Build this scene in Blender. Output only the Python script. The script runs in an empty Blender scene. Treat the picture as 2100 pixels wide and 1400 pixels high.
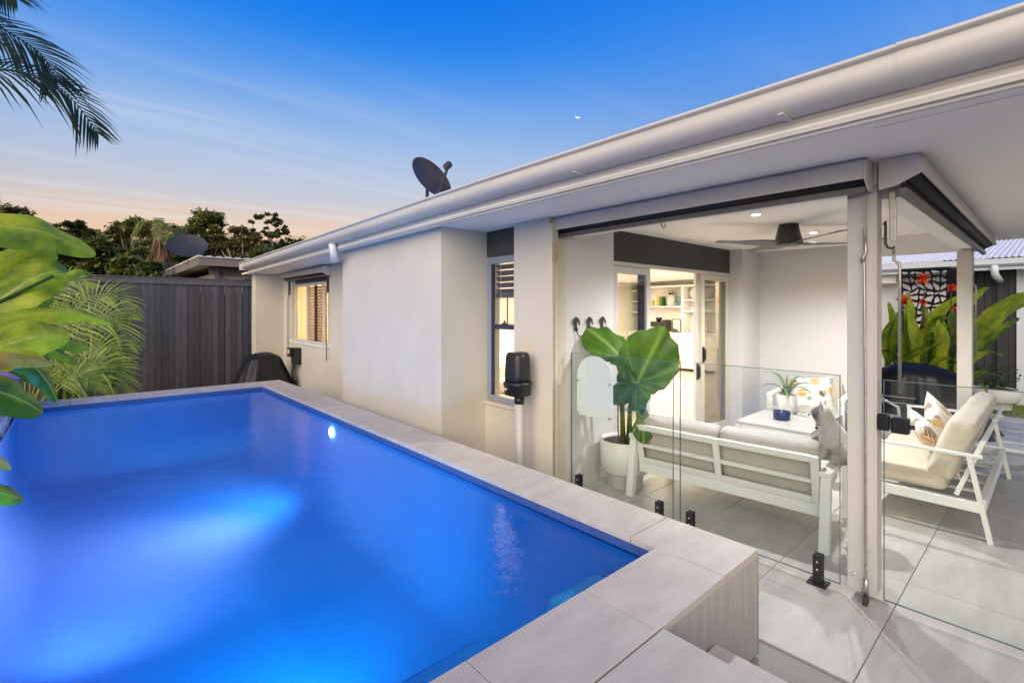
import bpy, bmesh, math, random
from mathutils import Vector, Matrix, Euler, noise as mnoise
random.seed(7)
scene = bpy.context.scene
COL = scene.collection
rad = math.radians

# ------------------------------------------------------------------ camera
YAW = math.atan2(885, 995)
cam_d = bpy.data.cameras.new('camera'); cam = bpy.data.objects.new('camera', cam_d); COL.objects.link(cam)
cam.location = (0, 0, 1.62); cam.rotation_euler = (rad(90), 0, -YAW)
cam_d.sensor_width = 36; cam_d.lens = 995 / 2100 * 36; cam_d.shift_y = -66 / 2100
cam_d.clip_start = 0.05; cam_d.clip_end = 20000
scene.camera = cam
# ------------------------------------------------------------------ world: dusk sky
SUN_AZ, SUN_EL = rad(240), rad(22)          # soft after-glow fill from behind the pool deck
world = bpy.data.worlds.new('World'); scene.world = world; world.use_nodes = True
def build_world():
    nt = world.node_tree; N = nt.nodes; L = nt.links; N.clear()
    out = N.new('ShaderNodeOutputWorld'); bg = N.new('ShaderNodeBackground')
    sky = N.new('ShaderNodeTexSky'); sky.sky_type = 'NISHITA'; sky.sun_disc = False
    sky.sun_elevation = rad(3); sky.sun_rotation = rad(30); sky.dust_density = 1.5; sky.ozone_density = 3
    geo = N.new('ShaderNodeTexCoord'); sep = N.new('ShaderNodeSeparateXYZ'); L.new(geo.outputs['Generated'], sep.inputs[0])
    def ramp(stops):
        r = N.new('ShaderNodeValToRGB'); r.color_ramp.interpolation = 'B_SPLINE'
        e = r.color_ramp.elements
        while len(e) > 1: e.remove(e[-1])
        e[0].position = stops[0][0]; e[0].color = (*stops[0][1], 1)
        for p, c in stops[1:]:
            q = e.new(p); q.color = (*c, 1)
        return r
    glow = ramp([(0, (1.05, .50, .24)), (.09, (1.0, .57, .28)), (.145, (.94, .67, .47)), (.20, (.62, .66, .76)), (.29, (.42, .58, .86)),
                 (.38, (.17, .42, .90)), (.46, (.0, .25, .93)), (.54, (.0, .18, .88)), (.75, (.0, .13, .66)), (1, (.0, .09, .5))])
    cool = ramp([(0, (.66, .50, .42)), (.10, (.58, .51, .51)), (.17, (.48, .51, .60)), (.24, (.34, .46, .74)), (.33, (.19, .39, .82)),
                 (.45, (.06, .30, .92)), (.56, (.0, .20, .88)), (.80, (.0, .13, .62)), (1, (.0, .09, .5))])
    for r in (glow, cool): L.new(sep.outputs['Z'], r.inputs[0])
    # azimuth weight of the sunset side
    dot = N.new('ShaderNodeVectorMath'); dot.operation = 'DOT_PRODUCT'; L.new(geo.outputs['Generated'], dot.inputs[0])
    az = rad(24); dot.inputs[1].default_value = (math.sin(az), math.cos(az), 0)
    mr = N.new('ShaderNodeMapRange'); mr.interpolation_type = 'SMOOTHSTEP'
    mr.inputs['From Min'].default_value = .66; mr.inputs['From Max'].default_value = .95
    L.new(dot.outputs['Value'], mr.inputs['Value'])
    mix = N.new('ShaderNodeMix'); mix.data_type = 'RGBA'
    L.new(mr.outputs[0], mix.inputs['Factor']); L.new(cool.outputs[0], mix.inputs['A']); L.new(glow.outputs[0], mix.inputs['B'])
    # thin cirrus streaks on a flat cloud layer
    mp = N.new('ShaderNodeVectorMath'); mp.operation = 'DIVIDE'
    cz = N.new('ShaderNodeMath'); cz.operation = 'MAXIMUM'; cz.inputs[1].default_value = .04; L.new(sep.outputs['Z'], cz.inputs[0])
    cmb = N.new('ShaderNodeCombineXYZ')
    for k in range(3): L.new(cz.outputs[0], cmb.inputs[k])
    L.new(geo.outputs['Generated'], mp.inputs[0]); L.new(cmb.outputs[0], mp.inputs[1])
    mapn = N.new('ShaderNodeMapping'); mapn.inputs['Rotation'].default_value = (0, 0, rad(48)); mapn.inputs['Scale'].default_value = (.10, .8, 0)
    L.new(mp.outputs[0], mapn.inputs[0])
    n1 = N.new('ShaderNodeTexNoise'); n1.inputs['Scale'].default_value = 2.2; n1.inputs['Detail'].default_value = 7; n1.inputs['Roughness'].default_value = .58
    n1.inputs['Distortion'].default_value = .5
    L.new(mapn.outputs[0], n1.inputs['Vector'])
    cr = N.new('ShaderNodeMapRange'); cr.interpolation_type = 'SMOOTHSTEP'
    cr.inputs['From Min'].default_value = .44; cr.inputs['From Max'].default_value = .72; cr.inputs['To Max'].default_value = .5
    L.new(n1.outputs['Fac'], cr.inputs['Value'])
    fade = N.new('ShaderNodeMapRange'); fade.inputs['From Min'].default_value = .46; fade.inputs['From Max'].default_value = .22; L.new(sep.outputs['Z'], fade.inputs['Value'])
    mu = N.new('ShaderNodeMath'); mu.operation = 'MULTIPLY'; L.new(cr.outputs[0], mu.inputs[0]); L.new(fade.outputs[0], mu.inputs[1])
    mix2 = N.new('ShaderNodeMix'); mix2.data_type = 'RGBA'
    L.new(mu.outputs[0], mix2.inputs['Factor']); L.new(mix.outputs['Result'], mix2.inputs['A']); mix2.inputs['B'].default_value = (.86, .88, .95, 1)
    # physical sky adds its own gradient under the graded dusk colours
    sc = N.new('ShaderNodeMix'); sc.data_type = 'RGBA'; sc.blend_type = 'ADD'; sc.inputs['Factor'].default_value = .003
    L.new(mix2.outputs['Result'], sc.inputs['A']); L.new(sky.outputs[0], sc.inputs['B'])
    L.new(sc.outputs['Result'], bg.inputs['Color']); bg.inputs['Strength'].default_value = .70
    L.new(bg.outputs[0], out.inputs[0])
build_world()
sun_d = bpy.data.lights.new('sun', 'SUN'); sun_d.energy = 3.5; sun_d.angle = rad(70); sun_d.color = (1, .84, .60)
sun = bpy.data.objects.new('sun', sun_d); COL.objects.link(sun)
_d = Vector((math.sin(SUN_AZ) * math.cos(SUN_EL), math.cos(SUN_AZ) * math.cos(SUN_EL), math.sin(SUN_EL)))
sun.rotation_euler = (-_d).to_track_quat('-Z', 'Y').to_euler(); sun.location = _d * 30
scene.view_settings.view_transform = 'Standard'; scene.view_settings.look = 'None'
scene.view_settings.exposure = 0.4; scene.view_settings.gamma = 1; scene.view_settings.use_curve_mapping = False
scene.render.engine = 'CYCLES'
cy = scene.cycles; cy.use_denoising = True; cy.max_bounces = 9; cy.diffuse_bounces = 4; cy.glossy_bounces = 4; cy.transmission_bounces = 6
cy.transparent_max_bounces = 16; cy.caustics_reflective = False; cy.caustics_refractive = False; cy.sample_clamp_indirect = 6

# ------------------------------------------------------------------ pixel helpers (direction only; distance comes from a plane)
FW = (math.sin(YAW), math.cos(YAW)); RT = (math.cos(YAW), -math.sin(YAW))
def ray(u, v): return Vector((FW[0] * 995 + RT[0] * (u - 1050), FW[1] * 995 + RT[1] * (u - 1050), 634 - v))
def atX(u, v, x): d = ray(u, v); return d * (x / d.x) + Vector((0, 0, 1.62))
def atY(u, v, y): d = ray(u, v); return d * (y / d.y) + Vector((0, 0, 1.62))
def atZ(u, v, z): d = ray(u, v); return d * ((z - 1.62) / d.z) + Vector((0, 0, 1.62))

# ------------------------------------------------------------------ materials
MATS = {}
def M(name, col, rough=.5, metal=0., var=.0, vscale=4., stretch=(1, 1, 1), col2=None, bump=0., bscale=60., spec=.5, rnd=0., emit=None, estr=0., sheen=0., coat=0., sub=0.):
    m = bpy.data.materials.new(name); m.use_nodes = True; nt = m.node_tree; N = nt.nodes; L = nt.links
    b = N['Principled BSDF']; b.inputs['Roughness'].default_value = rough; b.inputs['Metallic'].default_value = metal
    b.inputs['Specular IOR Level'].default_value = spec; b.inputs['Base Color'].default_value = (*col, 1)
    if coat: b.inputs['Coat Weight'].default_value = coat
    if sheen: b.inputs['Sheen Weight'].default_value = sheen
    if emit: b.inputs['Emission Color'].default_value = (*emit, 1); b.inputs['Emission Strength'].default_value = estr
    g = N.new('ShaderNodeNewGeometry'); last = None
    if var or col2:
        mp = N.new('ShaderNodeMapping'); mp.inputs['Scale'].default_value = stretch; L.new(g.outputs['Position'], mp.inputs[0])
        n = N.new('ShaderNodeTexNoise'); n.inputs['Scale'].default_value = vscale; n.inputs['Detail'].default_value = 6; n.inputs['Roughness'].default_value = .6
        L.new(mp.outputs[0], n.inputs['Vector'])
        r = N.new('ShaderNodeMapRange'); r.inputs['From Min'].default_value = .28; r.inputs['From Max'].default_value = .72; L.new(n.outputs['Fac'], r.inputs['Value'])
        mx = N.new('ShaderNodeMix'); mx.data_type = 'RGBA'; L.new(r.outputs[0], mx.inputs['Factor'])
        c2 = col2 or tuple(c * (1 + var) for c in col); c1 = col if col2 else tuple(c * (1 - var) for c in col)
        mx.inputs['A'].default_value = (*c1, 1); mx.inputs['B'].default_value = (*c2, 1); last = mx.outputs['Result']
        rr = N.new('ShaderNodeMapRange'); rr.inputs['To Min'].default_value = max(0, rough - .08); rr.inputs['To Max'].default_value = min(1, rough + .1)
        L.new(n.outputs['Fac'], rr.inputs['Value']); L.new(rr.outputs[0], b.inputs['Roughness'])
    if rnd:
        oi = N.new('ShaderNodeObjectInfo'); r2 = N.new('ShaderNodeMapRange'); r2.inputs['To Min'].default_value = 1 - rnd; r2.inputs['To Max'].default_value = 1 + rnd
        L.new(oi.outputs['Random'], r2.inputs['Value'])
        v = N.new('ShaderNodeVectorMath'); v.operation = 'SCALE'; L.new(r2.outputs[0], v.inputs['Scale'])
        if last: L.new(last, v.inputs[0])
        else: v.inputs[0].default_value = col
        last = v.outputs[0]
    if last: L.new(last, b.inputs['Base Color'])
    if bump:
        n2 = N.new('ShaderNodeTexNoise'); n2.inputs['Scale'].default_value = bscale; n2.inputs['Detail'].default_value = 4
        L.new(g.outputs['Position'], n2.inputs['Vector'])
        bp = N.new('ShaderNodeBump'); bp.inputs['Strength'].default_value = bump; bp.inputs['Distance'].default_value = .01
        L.new(n2.outputs['Fac'], bp.inputs['Height']); L.new(bp.outputs[0], b.inputs['Normal'])
    MATS[name] = m; return m
def leafmat(name, c1, c2, trans=.35, rough=.38, rib=None):
    """two-tone leaf: principled plus translucency"""
    m = bpy.data.materials.new(name); m.use_nodes = True; nt = m.node_tree; N = nt.nodes; L = nt.links
    b = N['Principled BSDF']; o = N['Material Output']; b.inputs['Roughness'].default_value = rough
    g = N.new('ShaderNodeNewGeometry'); n = N.new('ShaderNodeTexNoise'); n.inputs['Scale'].default_value = 9; n.inputs['Detail'].default_value = 4
    L.new(g.outputs['Position'], n.inputs['Vector'])
    mx = N.new('ShaderNodeMix'); mx.data_type = 'RGBA'
    uv = N.new('ShaderNodeAttribute'); uv.attribute_name = 'tone'
    ad = N.new('ShaderNodeMath'); ad.operation = 'ADD'; L.new(uv.outputs['Fac'], ad.inputs[0])
    r = N.new('ShaderNodeMapRange'); r.inputs['From Min'].default_value = .3; r.inputs['From Max'].default_value = .7; r.inputs['To Min'].default_value = -.4; r.inputs['To Max'].default_value = .4
    L.new(n.outputs['Fac'], r.inputs['Value']); L.new(r.outputs[0], ad.inputs[1]); ad.use_clamp = True
    L.new(ad.outputs[0], mx.inputs['Factor']); mx.inputs['A'].default_value = (*c1, 1); mx.inputs['B'].default_value = (*c2, 1)
    col = mx.outputs['Result']
    if rib:
        ra = N.new('ShaderNodeAttribute'); ra.attribute_name = 'rib'
        m3 = N.new('ShaderNodeMix'); m3.data_type = 'RGBA'; L.new(ra.outputs['Fac'], m3.inputs['Factor']); L.new(col, m3.inputs['A']); m3.inputs['B'].default_value = (*rib, 1)
        col = m3.outputs['Result']
    al = N.new('ShaderNodeAttribute'); al.attribute_name = 'al'
    sn = N.new('ShaderNodeMath'); sn.operation = 'SINE'; L.new(al.outputs['Fac'], sn.inputs[0])
    vm = N.new('ShaderNodeMapRange'); vm.inputs['From Min'].default_value = -1; vm.inputs['To Min'].default_value = .93; vm.inputs['To Max'].default_value = 1.03; L.new(sn.outputs[0], vm.inputs['Value'])
    n3 = N.new('ShaderNodeTexNoise'); n3.inputs['Scale'].default_value = 45; n3.inputs['Detail'].default_value = 3; L.new(g.outputs['Position'], n3.inputs['Vector'])
    v3 = N.new('ShaderNodeMapRange'); v3.inputs['To Min'].default_value = .72; v3.inputs['To Max'].default_value = 1.25; L.new(n3.outputs['Fac'], v3.inputs['Value'])
    mm = N.new('ShaderNodeMath'); mm.operation = 'MULTIPLY'; L.new(vm.outputs[0], mm.inputs[0]); L.new(v3.outputs[0], mm.inputs[1])
    sv = N.new('ShaderNodeVectorMath'); sv.operation = 'SCALE'; L.new(col, sv.inputs[0]); L.new(mm.outputs[0], sv.inputs['Scale']); col = sv.outputs[0]
    bp = N.new('ShaderNodeBump'); bp.inputs['Strength'].default_value = .10; bp.inputs['Distance'].default_value = .004; L.new(sn.outputs[0], bp.inputs['Height']); L.new(bp.outputs[0], b.inputs['Normal'])
    sp = N.new('ShaderNodeTexNoise'); sp.inputs['Scale'].default_value = 26; sp.inputs['Detail'].default_value = 5; L.new(g.outputs['Position'], sp.inputs['Vector'])
    s2 = N.new('ShaderNodeMapRange'); s2.inputs['From Min'].default_value = .66; s2.inputs['From Max'].default_value = .76; s2.inputs['To Max'].default_value = .55; L.new(sp.outputs['Fac'], s2.inputs['Value'])
    m5 = N.new('ShaderNodeMix'); m5.data_type = 'RGBA'; L.new(s2.outputs[0], m5.inputs['Factor']); L.new(col, m5.inputs['A']); m5.inputs['B'].default_value = (c2[0] * .55, c2[1] * .36, c2[2] * .8, 1); col = m5.outputs['Result']
    L.new(col, b.inputs['Base Color'])
    t = N.new('ShaderNodeBsdfTranslucent'); L.new(col, t.inputs['Color'])
    s = N.new('ShaderNodeMixShader'); s.inputs[0].default_value = trans; L.new(b.outputs[0], s.inputs[1]); L.new(t.outputs[0], s.inputs[2]); L.new(s.outputs[0], o.inputs[0])
    MATS[name] = m; return m
def glassmat(name, tint=(.93, .97, .95), refl=1.0, rough=0., ior=1.5):
    m = bpy.data.materials.new(name); m.use_nodes = True; nt = m.node_tree; N = nt.nodes; L = nt.links; N.remove(N['Principled BSDF']); o = N['Material Output']
    t = N.new('ShaderNodeBsdfTransparent'); t.inputs[0].default_value = (*tint, 1); gl = N.new('ShaderNodeBsdfGlossy'); gl.inputs['Roughness'].default_value = rough
    f = N.new('ShaderNodeFresnel'); gg = N.new('ShaderNodeNewGeometry'); im = N.new('ShaderNodeMapRange'); im.inputs['To Min'].default_value = ior; im.inputs['To Max'].default_value = 1 / ior
    L.new(gg.outputs['Backfacing'], im.inputs['Value']); L.new(im.outputs[0], f.inputs[0])
    mu = N.new('ShaderNodeMath'); mu.operation = 'MULTIPLY'; mu.inputs[1].default_value = refl; L.new(f.outputs[0], mu.inputs[0])
    s = N.new('ShaderNodeMixShader'); L.new(mu.outputs[0], s.inputs[0]); L.new(t.outputs[0], s.inputs[1]); L.new(gl.outputs[0], s.inputs[2]); L.new(s.outputs[0], o.inputs[0])
    MATS[name] = m; return m
def emitmat(name, col, s):
    m = bpy.data.materials.new(name); m.use_nodes = True; N = m.node_tree.nodes; L = m.node_tree.links; N.remove(N['Principled BSDF'])
    e = N.new('ShaderNodeEmission'); e.inputs[0].default_value = (*col, 1); e.inputs[1].default_value = s; L.new(e.outputs[0], N['Material Output'].inputs[0]); MATS[name] = m; return m

M('render_wall', (.60, .55, .475), .85, var=.05, vscale=1.6, bump=.28, bscale=110)
M('paint_white', (.78, .77, .75), .6, var=.02, vscale=3)
M('ceiling_white', (.88, .86, .82), .75, var=.015, vscale=.8)
M('gutter', (.60, .57, .52), .42, var=.07, vscale=2.0, stretch=(5, .6, 5), bump=.04, bscale=30)
M('fascia', (.62, .59, .545), .5, var=.05, vscale=2.0, stretch=(4, .5, 4))
M('roof_metal', (.62, .62, .62), .45, var=.05)
M('post_paint', (.52, .505, .475), .5, var=.04, vscale=5, stretch=(3, 3, .4), bump=.05, bscale=50)
M('blind_box', (.58, .555, .51), .45, var=.05, vscale=4)
M('blind_fabric', (.02, .02, .023), .7)
M('blind_rail', (.17, .165, .155), .4, metal=.5, var=.15, vscale=12)
M('steel', (.42, .40, .37), .38, metal=.85, var=.2, vscale=30)
M('brass', (.42, .33, .2), .4, metal=.85, var=.3, vscale=40)
M('dark_lintel', (.055, .053, .052), .85, var=.12, vscale=6, bump=.15, bscale=200)
M('alu', (.62, .615, .60), .4, metal=.2, var=.03)
M('alu_blue', (.30, .34, .42), .4, metal=.3)
M('alu_cream', (.60, .58, .45), .45)
M('navy_frame', (.02, .025, .06), .4)
M('slat_navy', (.075, .08, .15), .55)
M('wood_slat', (.55, .36, .15), .55, var=.15, vscale=8)
M('inner_wall', (.78, .75, .70), .8)
M('joinery', (.80, .78, .75), .5)
M('timber_floor', (.46, .38, .30), .4, col2=(.58, .49, .40), vscale=2.5, stretch=(.5, 6, 1))
M('black_plastic', (.016, .016, .017), .38, var=.2, vscale=20)
M('black_gloss', (.012, .012, .012), .18)
M('fan_dark', (.035, .033, .032), .35)
M('fan_blade', (.10, .095, .09), .35)
M('pipe_grey', (.50, .49, .47), .5, var=.04)
M('pvc_white', (.78, .78, .78), .35)
M('stone_tile', (.36, .34, .31), .45, col2=(.50, .475, .44), vscale=3.2, stretch=(.7, 3.2, 1), bump=.03, bscale=40, rnd=.05)
M('coping', (.46, .415, .36), .55, col2=(.59, .54, .48), vscale=4.5, stretch=(.9, 2.4, 1), bump=.05, bscale=60, rnd=.04)
M('cladding', (.36, .33, .29), .6, col2=(.50, .47, .42), vscale=6, stretch=(3.5, 3.5, .5), bump=.05, bscale=50, rnd=.04)
M('grout', (.33, .31, .285), .9)
M('inner_render', (.62, .605, .60), .8, var=.02, vscale=1.5, bump=.1, bscale=120)
M('paling', (.082, .077, .082), .7, var=.3, vscale=9, stretch=(4, 4, .35), bump=.25, bscale=60, rnd=.32)
M('furn_white', (.72, .73, .70), .35, var=.015)
M('sofa_cloth', (.42, .39, .345), .95, var=.06, vscale=14, bump=.25, bscale=420, sheen=.2)
M('sofa_cream', (.53, .47, .375), .95, var=.05, vscale=14, bump=.25, bscale=420, sheen=.2)
M('table_grey', (.42, .41, .385), .35, var=.06, vscale=3, stretch=(1, 5, 1))
M('pot_white', (.68, .67, .64), .6, var=.02, vscale=8)
M('soil', (.035, .025, .018), .95, bump=.8, bscale=60)
M('candle_blue', (.012, .02, .075), .15, var=.4, vscale=25)
M('acrylic', (.74, .80, .80), .3)
M('ground_dark', (.07, .06, .05), .95, var=.3, vscale=3, bump=.5, bscale=20)
M('pebble', (.20, .17, .15), .8, var=.3, vscale=40, bump=1, bscale=60)
M('paver_white', (.62, .62, .60), .7, var=.06, vscale=6)
M('turf', (.08, .12, .02), .9, var=.3, vscale=20)
M('dish_dark', (.035, .037, .044), .5, var=.15)
M('dish_grey', (.030, .028, .028), .45, col2=(.085, .058, .038), vscale=3.4, stretch=(1, 1, 1))
M('dark_metal', (.045, .044, .045), .5, var=.15, vscale=12)
M('rust', (.40, .13, .03), .8)
M('cover_black', (.016, .016, .017), .36, var=.3, vscale=5, spec=.3)
M('bark', (.12, .085, .06), .9, var=.3, vscale=6, stretch=(1, 1, .3), bump=.6, bscale=20)
M('bark_pale', (.34, .30, .25), .85, var=.25, vscale=3, bump=.3, bscale=20)
M('stone_rough', (.40, .40, .43), .8, var=.35, vscale=9, bump=.9, bscale=30, rnd=.2)
M('stone_cap', (.44, .45, .42), .75, var=.1, vscale=7, bump=.2, bscale=40)
M('neigh_fascia', (.22, .185, .155), .6); M('neigh_wall', (.42, .41, .37), .8); M('neigh_cream', (.66, .54, .40), .7)
M('clad_dark', (.028, .030, .036), .6, var=.15, vscale=6)
M('wing_white', (.62, .66, .70), .5)
M('screen_black', (.006, .006, .007), .75, spec=.15)
M('wire', (.05, .05, .05), .5)
M('copper_lamp', (.8, .35, .05), .4, emit=(1, .45, .08), estr=1.2)
leafmat('strelitzia', (.07, .15, .010), (.50, .58, .022), .30, .40, rib=(.50, .62, .12))
leafmat('strelitzia_old', (.10, .17, .03), (.48, .36, .07), .3, .45, rib=(.5, .45, .15))
leafmat('canna', (.05, .15, .015), (.50, .60, .03), .35, .35, rib=(.3, .42, .05))
leafmat('colocasia', (.024, .088, .008), (.09, .20, .014), .3, .35, rib=(.22, .36, .06))
leafmat('areca', (.11, .20, .02), (.44, .52, .07), .35, .4)
leafmat('palm_dark', (.018, .035, .008), (.07, .10, .02), .3, .4)
leafmat('orchid_leaf', (.04, .09, .03), (.22, .32, .17), .25, .35)
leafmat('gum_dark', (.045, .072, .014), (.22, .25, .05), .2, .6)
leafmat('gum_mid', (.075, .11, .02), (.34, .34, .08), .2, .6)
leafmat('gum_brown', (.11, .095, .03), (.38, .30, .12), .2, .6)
leafmat('gold_tree', (.16, .15, .015), (.45, .36, .04), .3, .5)
leafmat('house_plant', (.02, .06, .012), (.06, .13, .03), .25, .5)
leafmat('canna_flower', (.85, .06, .01), (.95, .20, .03), .3, .5)
leafmat('flower_purple', (.08, .08, .5), (.4, .2, .5), .2, .4)
glassmat('fence_glass', (.962, .982, .972), 1.0)
M('glass_edge', (.10, .17, .15), .15)
glassmat('window_glass', (.93, .94, .92), 1.15)
glassmat('tint_glass', (.66, .66, .63), 1.4)
leafmat('sheer', (.80, .74, .62), (.84, .78, .66), .75, .9)
leafmat('slat_amber', (.55, .34, .12), (.70, .46, .18), .45, .6)
emitmat('lamp_lens', (1, .95, .86), 14)
emitmat('pool_lens', (.75, .82, 1.0), 14)
emitmat('moon_glow', (1, .95, .88), 1.0)

# ------------------------------------------------------------------ mesh builder
ORG = {}
class MB:
    def __init__(s): s.v = []; s.f = []; s.tone = []; s.rib = []; s.al = []
    def add(s, vs, fs):
        o = len(s.v); s.v += [tuple(p) for p in vs]; s.f += [tuple(i + o for i in f) for f in fs]; return s
    def box(s, x0, x1, y0, y1, z0, z1):
        return s.add([(x0, y0, z0), (x1, y0, z0), (x1, y1, z0), (x0, y1, z0), (x0, y0, z1), (x1, y0, z1), (x1, y1, z1), (x0, y1, z1)],
                     [(0, 3, 2, 1), (4, 5, 6, 7), (0, 1, 5, 4), (1, 2, 6, 5), (2, 3, 7, 6), (3, 0, 4, 7)])
    def obox(s, c, size, R=None):
        hx, hy, hz = [k / 2 for k in size]; R = R or Matrix.Identity(3); c = Vector(c)
        vs = [c + R @ Vector((a * hx, b * hy, d * hz)) for d in (-1, 1) for a, b in ((-1, -1), (1, -1), (1, 1), (-1, 1))]
        return s.add(vs, [(0, 3, 2, 1), (4, 5, 6, 7), (0, 1, 5, 4), (1, 2, 6, 5), (2, 3, 7, 6), (3, 0, 4, 7)])
    def bar(s, p0, p1, w, h, up=(0, 0, 1)):
        p0 = Vector(p0); p1 = Vector(p1); d = (p1 - p0); l = d.length; d.normalize(); up = Vector(up)
        a = d.cross(up)
        if a.length < 1e-4: a = d.cross(Vector((1, 0, 0)))
        a.normalize(); b = a.cross(d)
        R = Matrix((a, d, b)).transposed(); return s.obox((p0 + p1) / 2, (w, l, h), R)
    def tube(s, pts, r, n=8, cap=True):
        pts = [Vector(p) for p in pts]; k = len(pts); rs = r if isinstance(r, (list, tuple)) else [r] * k
        o = len(s.v); prev = None
        for i, p in enumerate(pts):
            t = (pts[min(i + 1, k - 1)] - pts[max(i - 1, 0)]).normalized()
            if prev is None: a = t.cross(Vector((0, 0, 1)) if abs(t.z) < .9 else Vector((1, 0, 0))).normalized()
            else: a = (prev - t * prev.dot(t)).normalized()
            prev = a; b = t.cross(a)
            for j in range(n):
                q = 2 * math.pi * j / n; s.v.append(tuple(p + (a * math.cos(q) + b * math.sin(q)) * rs[i]))
        for i in range(k - 1):
            for j in range(n):
                s.f.append((o + i * n + j, o + i * n + (j + 1) % n, o + (i + 1) * n + (j + 1) % n, o + (i + 1) * n + j))
        if cap: s.f.append(tuple(o + j for j in range(n))[::-1]); s.f.append(tuple(o + (k - 1) * n + j for j in range(n)))
        return s
    def lathe(s, prof, n=24, c=(0, 0, 0), R=None, cap=True):
        o = len(s.v); c = Vector(c); R = R or Matrix.Identity(3); k = len(prof)
        for r, z in prof:
            for j in range(n):
                q = 2 * math.pi * j / n; s.v.append(tuple(c + R @ Vector((r * math.cos(q), r * math.sin(q), z))))
        for i in range(k - 1):
            for j in range(n):
                s.f.append((o + i * n + j, o + i * n + (j + 1) % n, o + (i + 1) * n + (j + 1) % n, o + (i + 1) * n + j))
        if cap:
            if prof[0][0] > 1e-5: s.f.append(tuple(o + j for j in range(n))[::-1])
            if prof[-1][0] > 1e-5: s.f.append(tuple(o + (k - 1) * n + j for j in range(n)))
        return s
    def prism(s, poly, d):
        """planar polygon (3-D points) swept by vector d"""
        poly = [Vector(p) for p in poly]; d = Vector(d); n = len(poly); o = len(s.v)
        s.v += [tuple(p) for p in poly] + [tuple(p + d) for p in poly]
        s.f.append(tuple(o + i for i in range(n))[::-1]); s.f.append(tuple(o + n + i for i in range(n)))
        for i in range(n): s.f.append((o + i, o + (i + 1) % n, o + n + (i + 1) % n, o + n + i))
        return s
    def grid(s, fn, nu, nv):
        o = len(s.v)
        for i in range(nu + 1):
            for j in range(nv + 1): s.v.append(tuple(fn(i / nu, j / nv)))
        for i in range(nu):
            for j in range(nv):
                a = o + i * (nv + 1) + j; s.f.append((a, a + nv + 1, a + nv + 2, a + 1))
        return s
    def build(s, name, mat, parent=None, smooth=False, bevel=0., local=False, seg=2, fix=True):
        off = Vector((0, 0, 0))
        if parent is not None and not local: off = Vector(ORG.get(parent.name, (0, 0, 0)))
        me = bpy.data.meshes.new(name); me.from_pydata([(x - off.x, y - off.y, z - off.z) for x, y, z in s.v] if off.length else s.v, [], s.f)
        if fix:
            bm = bmesh.new(); bm.from_mesh(me); bmesh.ops.recalc_face_normals(bm, faces=bm.faces); bm.to_mesh(me); bm.free()
        for nm, arr in (('tone', s.tone), ('rib', s.rib), ('al', s.al)):
            if arr and len(arr) == len(s.v):
                at = me.attributes.new(nm, 'FLOAT', 'POINT'); at.data.foreach_set('value', arr)
        if smooth:
            me.polygons.foreach_set('use_smooth', [True] * len(me.polygons))
        me.materials.append(MATS[mat] if isinstance(mat, str) else mat)
        o = bpy.data.objects.new(name, me); COL.objects.link(o)
        if parent is not None: o.parent = parent; ORG[o.name] = tuple(off)
        else: ORG[o.name] = (0, 0, 0)
        if bevel:
            m = o.modifiers.new('bevel', 'BEVEL'); m.width = bevel; m.segments = seg; m.limit_method = 'ANGLE'; m.angle_limit = rad(40)
            if not smooth:
                me.polygons.foreach_set('use_smooth', [True] * len(me.polygons)); m.harden_normals = True
        return o
def B(x0, x1, y0, y1, z0, z1): return MB().box(x0, x1, y0, y1, z0, z1)
def tag(o, label=None, cat=None, group=None, kind=None):
    if label: o['label'] = label
    if cat: o['category'] = cat
    if group: o['group'] = group
    if kind: o['kind'] = kind
    return o
def thing(name, label, cat, loc=(0, 0, 0), rz=0., group=None, kind=None):
    o = bpy.data.objects.new(name, None); COL.objects.link(o); o.location = loc; o.rotation_euler = (0, 0, rz); o.empty_display_size = .1
    ORG[o.name] = tuple(loc) if not rz else (0, 0, 0)
    return tag(o, label, cat, group, kind)
def inst(src, name, parent, loc):
    """same mesh data, placed at world loc under an unrotated parent"""
    o = bpy.data.objects.new(name, src if isinstance(src, bpy.types.Mesh) else src.data); COL.objects.link(o); o.parent = parent
    o.location = Vector(loc) - Vector(ORG.get(parent.name, (0, 0, 0))); return o
def tile_mesh(sx, sy, t, mat, ch=.003):
    x, y = sx / 2, sy / 2
    vs = [(-x, -y, -t), (x, -y, -t), (x, y, -t), (-x, y, -t), (-x, -y, -ch), (x, -y, -ch), (x, y, -ch), (-x, y, -ch),
          (-x + ch, -y + ch, 0), (x - ch, -y + ch, 0), (x - ch, y - ch, 0), (-x + ch, y - ch, 0)]
    fs = []
    for a in (0, 4):
        for i in range(4): fs.append((a + i, a + (i + 1) % 4, a + 4 + (i + 1) % 4, a + 4 + i))
    fs.append((8, 9, 10, 11)); fs.append((3, 2, 1, 0))
    me = bpy.data.meshes.new('tile'); me.from_pydata(vs, [], fs); me.materials.append(MATS[mat]); return me
def light(name, kind, loc, energy, color=(1, 1, 1), size=.1, rot=None, parent=None, **kw):
    d = bpy.data.lights.new(name, kind); d.energy = energy; d.color = color
    if kind == 'AREA':
        d.shape = 'RECTANGLE'; d.size = size; d.size_y = kw.get('size_y', size)
    elif kind in ('POINT', 'SPOT'): d.shadow_soft_size = size
    if kind == 'SPOT': d.spot_size = kw.get('spot', rad(120)); d.spot_blend = kw.get('blend', .6)
    o = bpy.data.objects.new(name, d); COL.objects.link(o); o.location = loc
    if rot: o.rotation_euler = rot
    if parent: o.parent = parent; o.location = Vector(loc) - Vector(ORG.get(parent.name, (0, 0, 0)))
    return o
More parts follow.
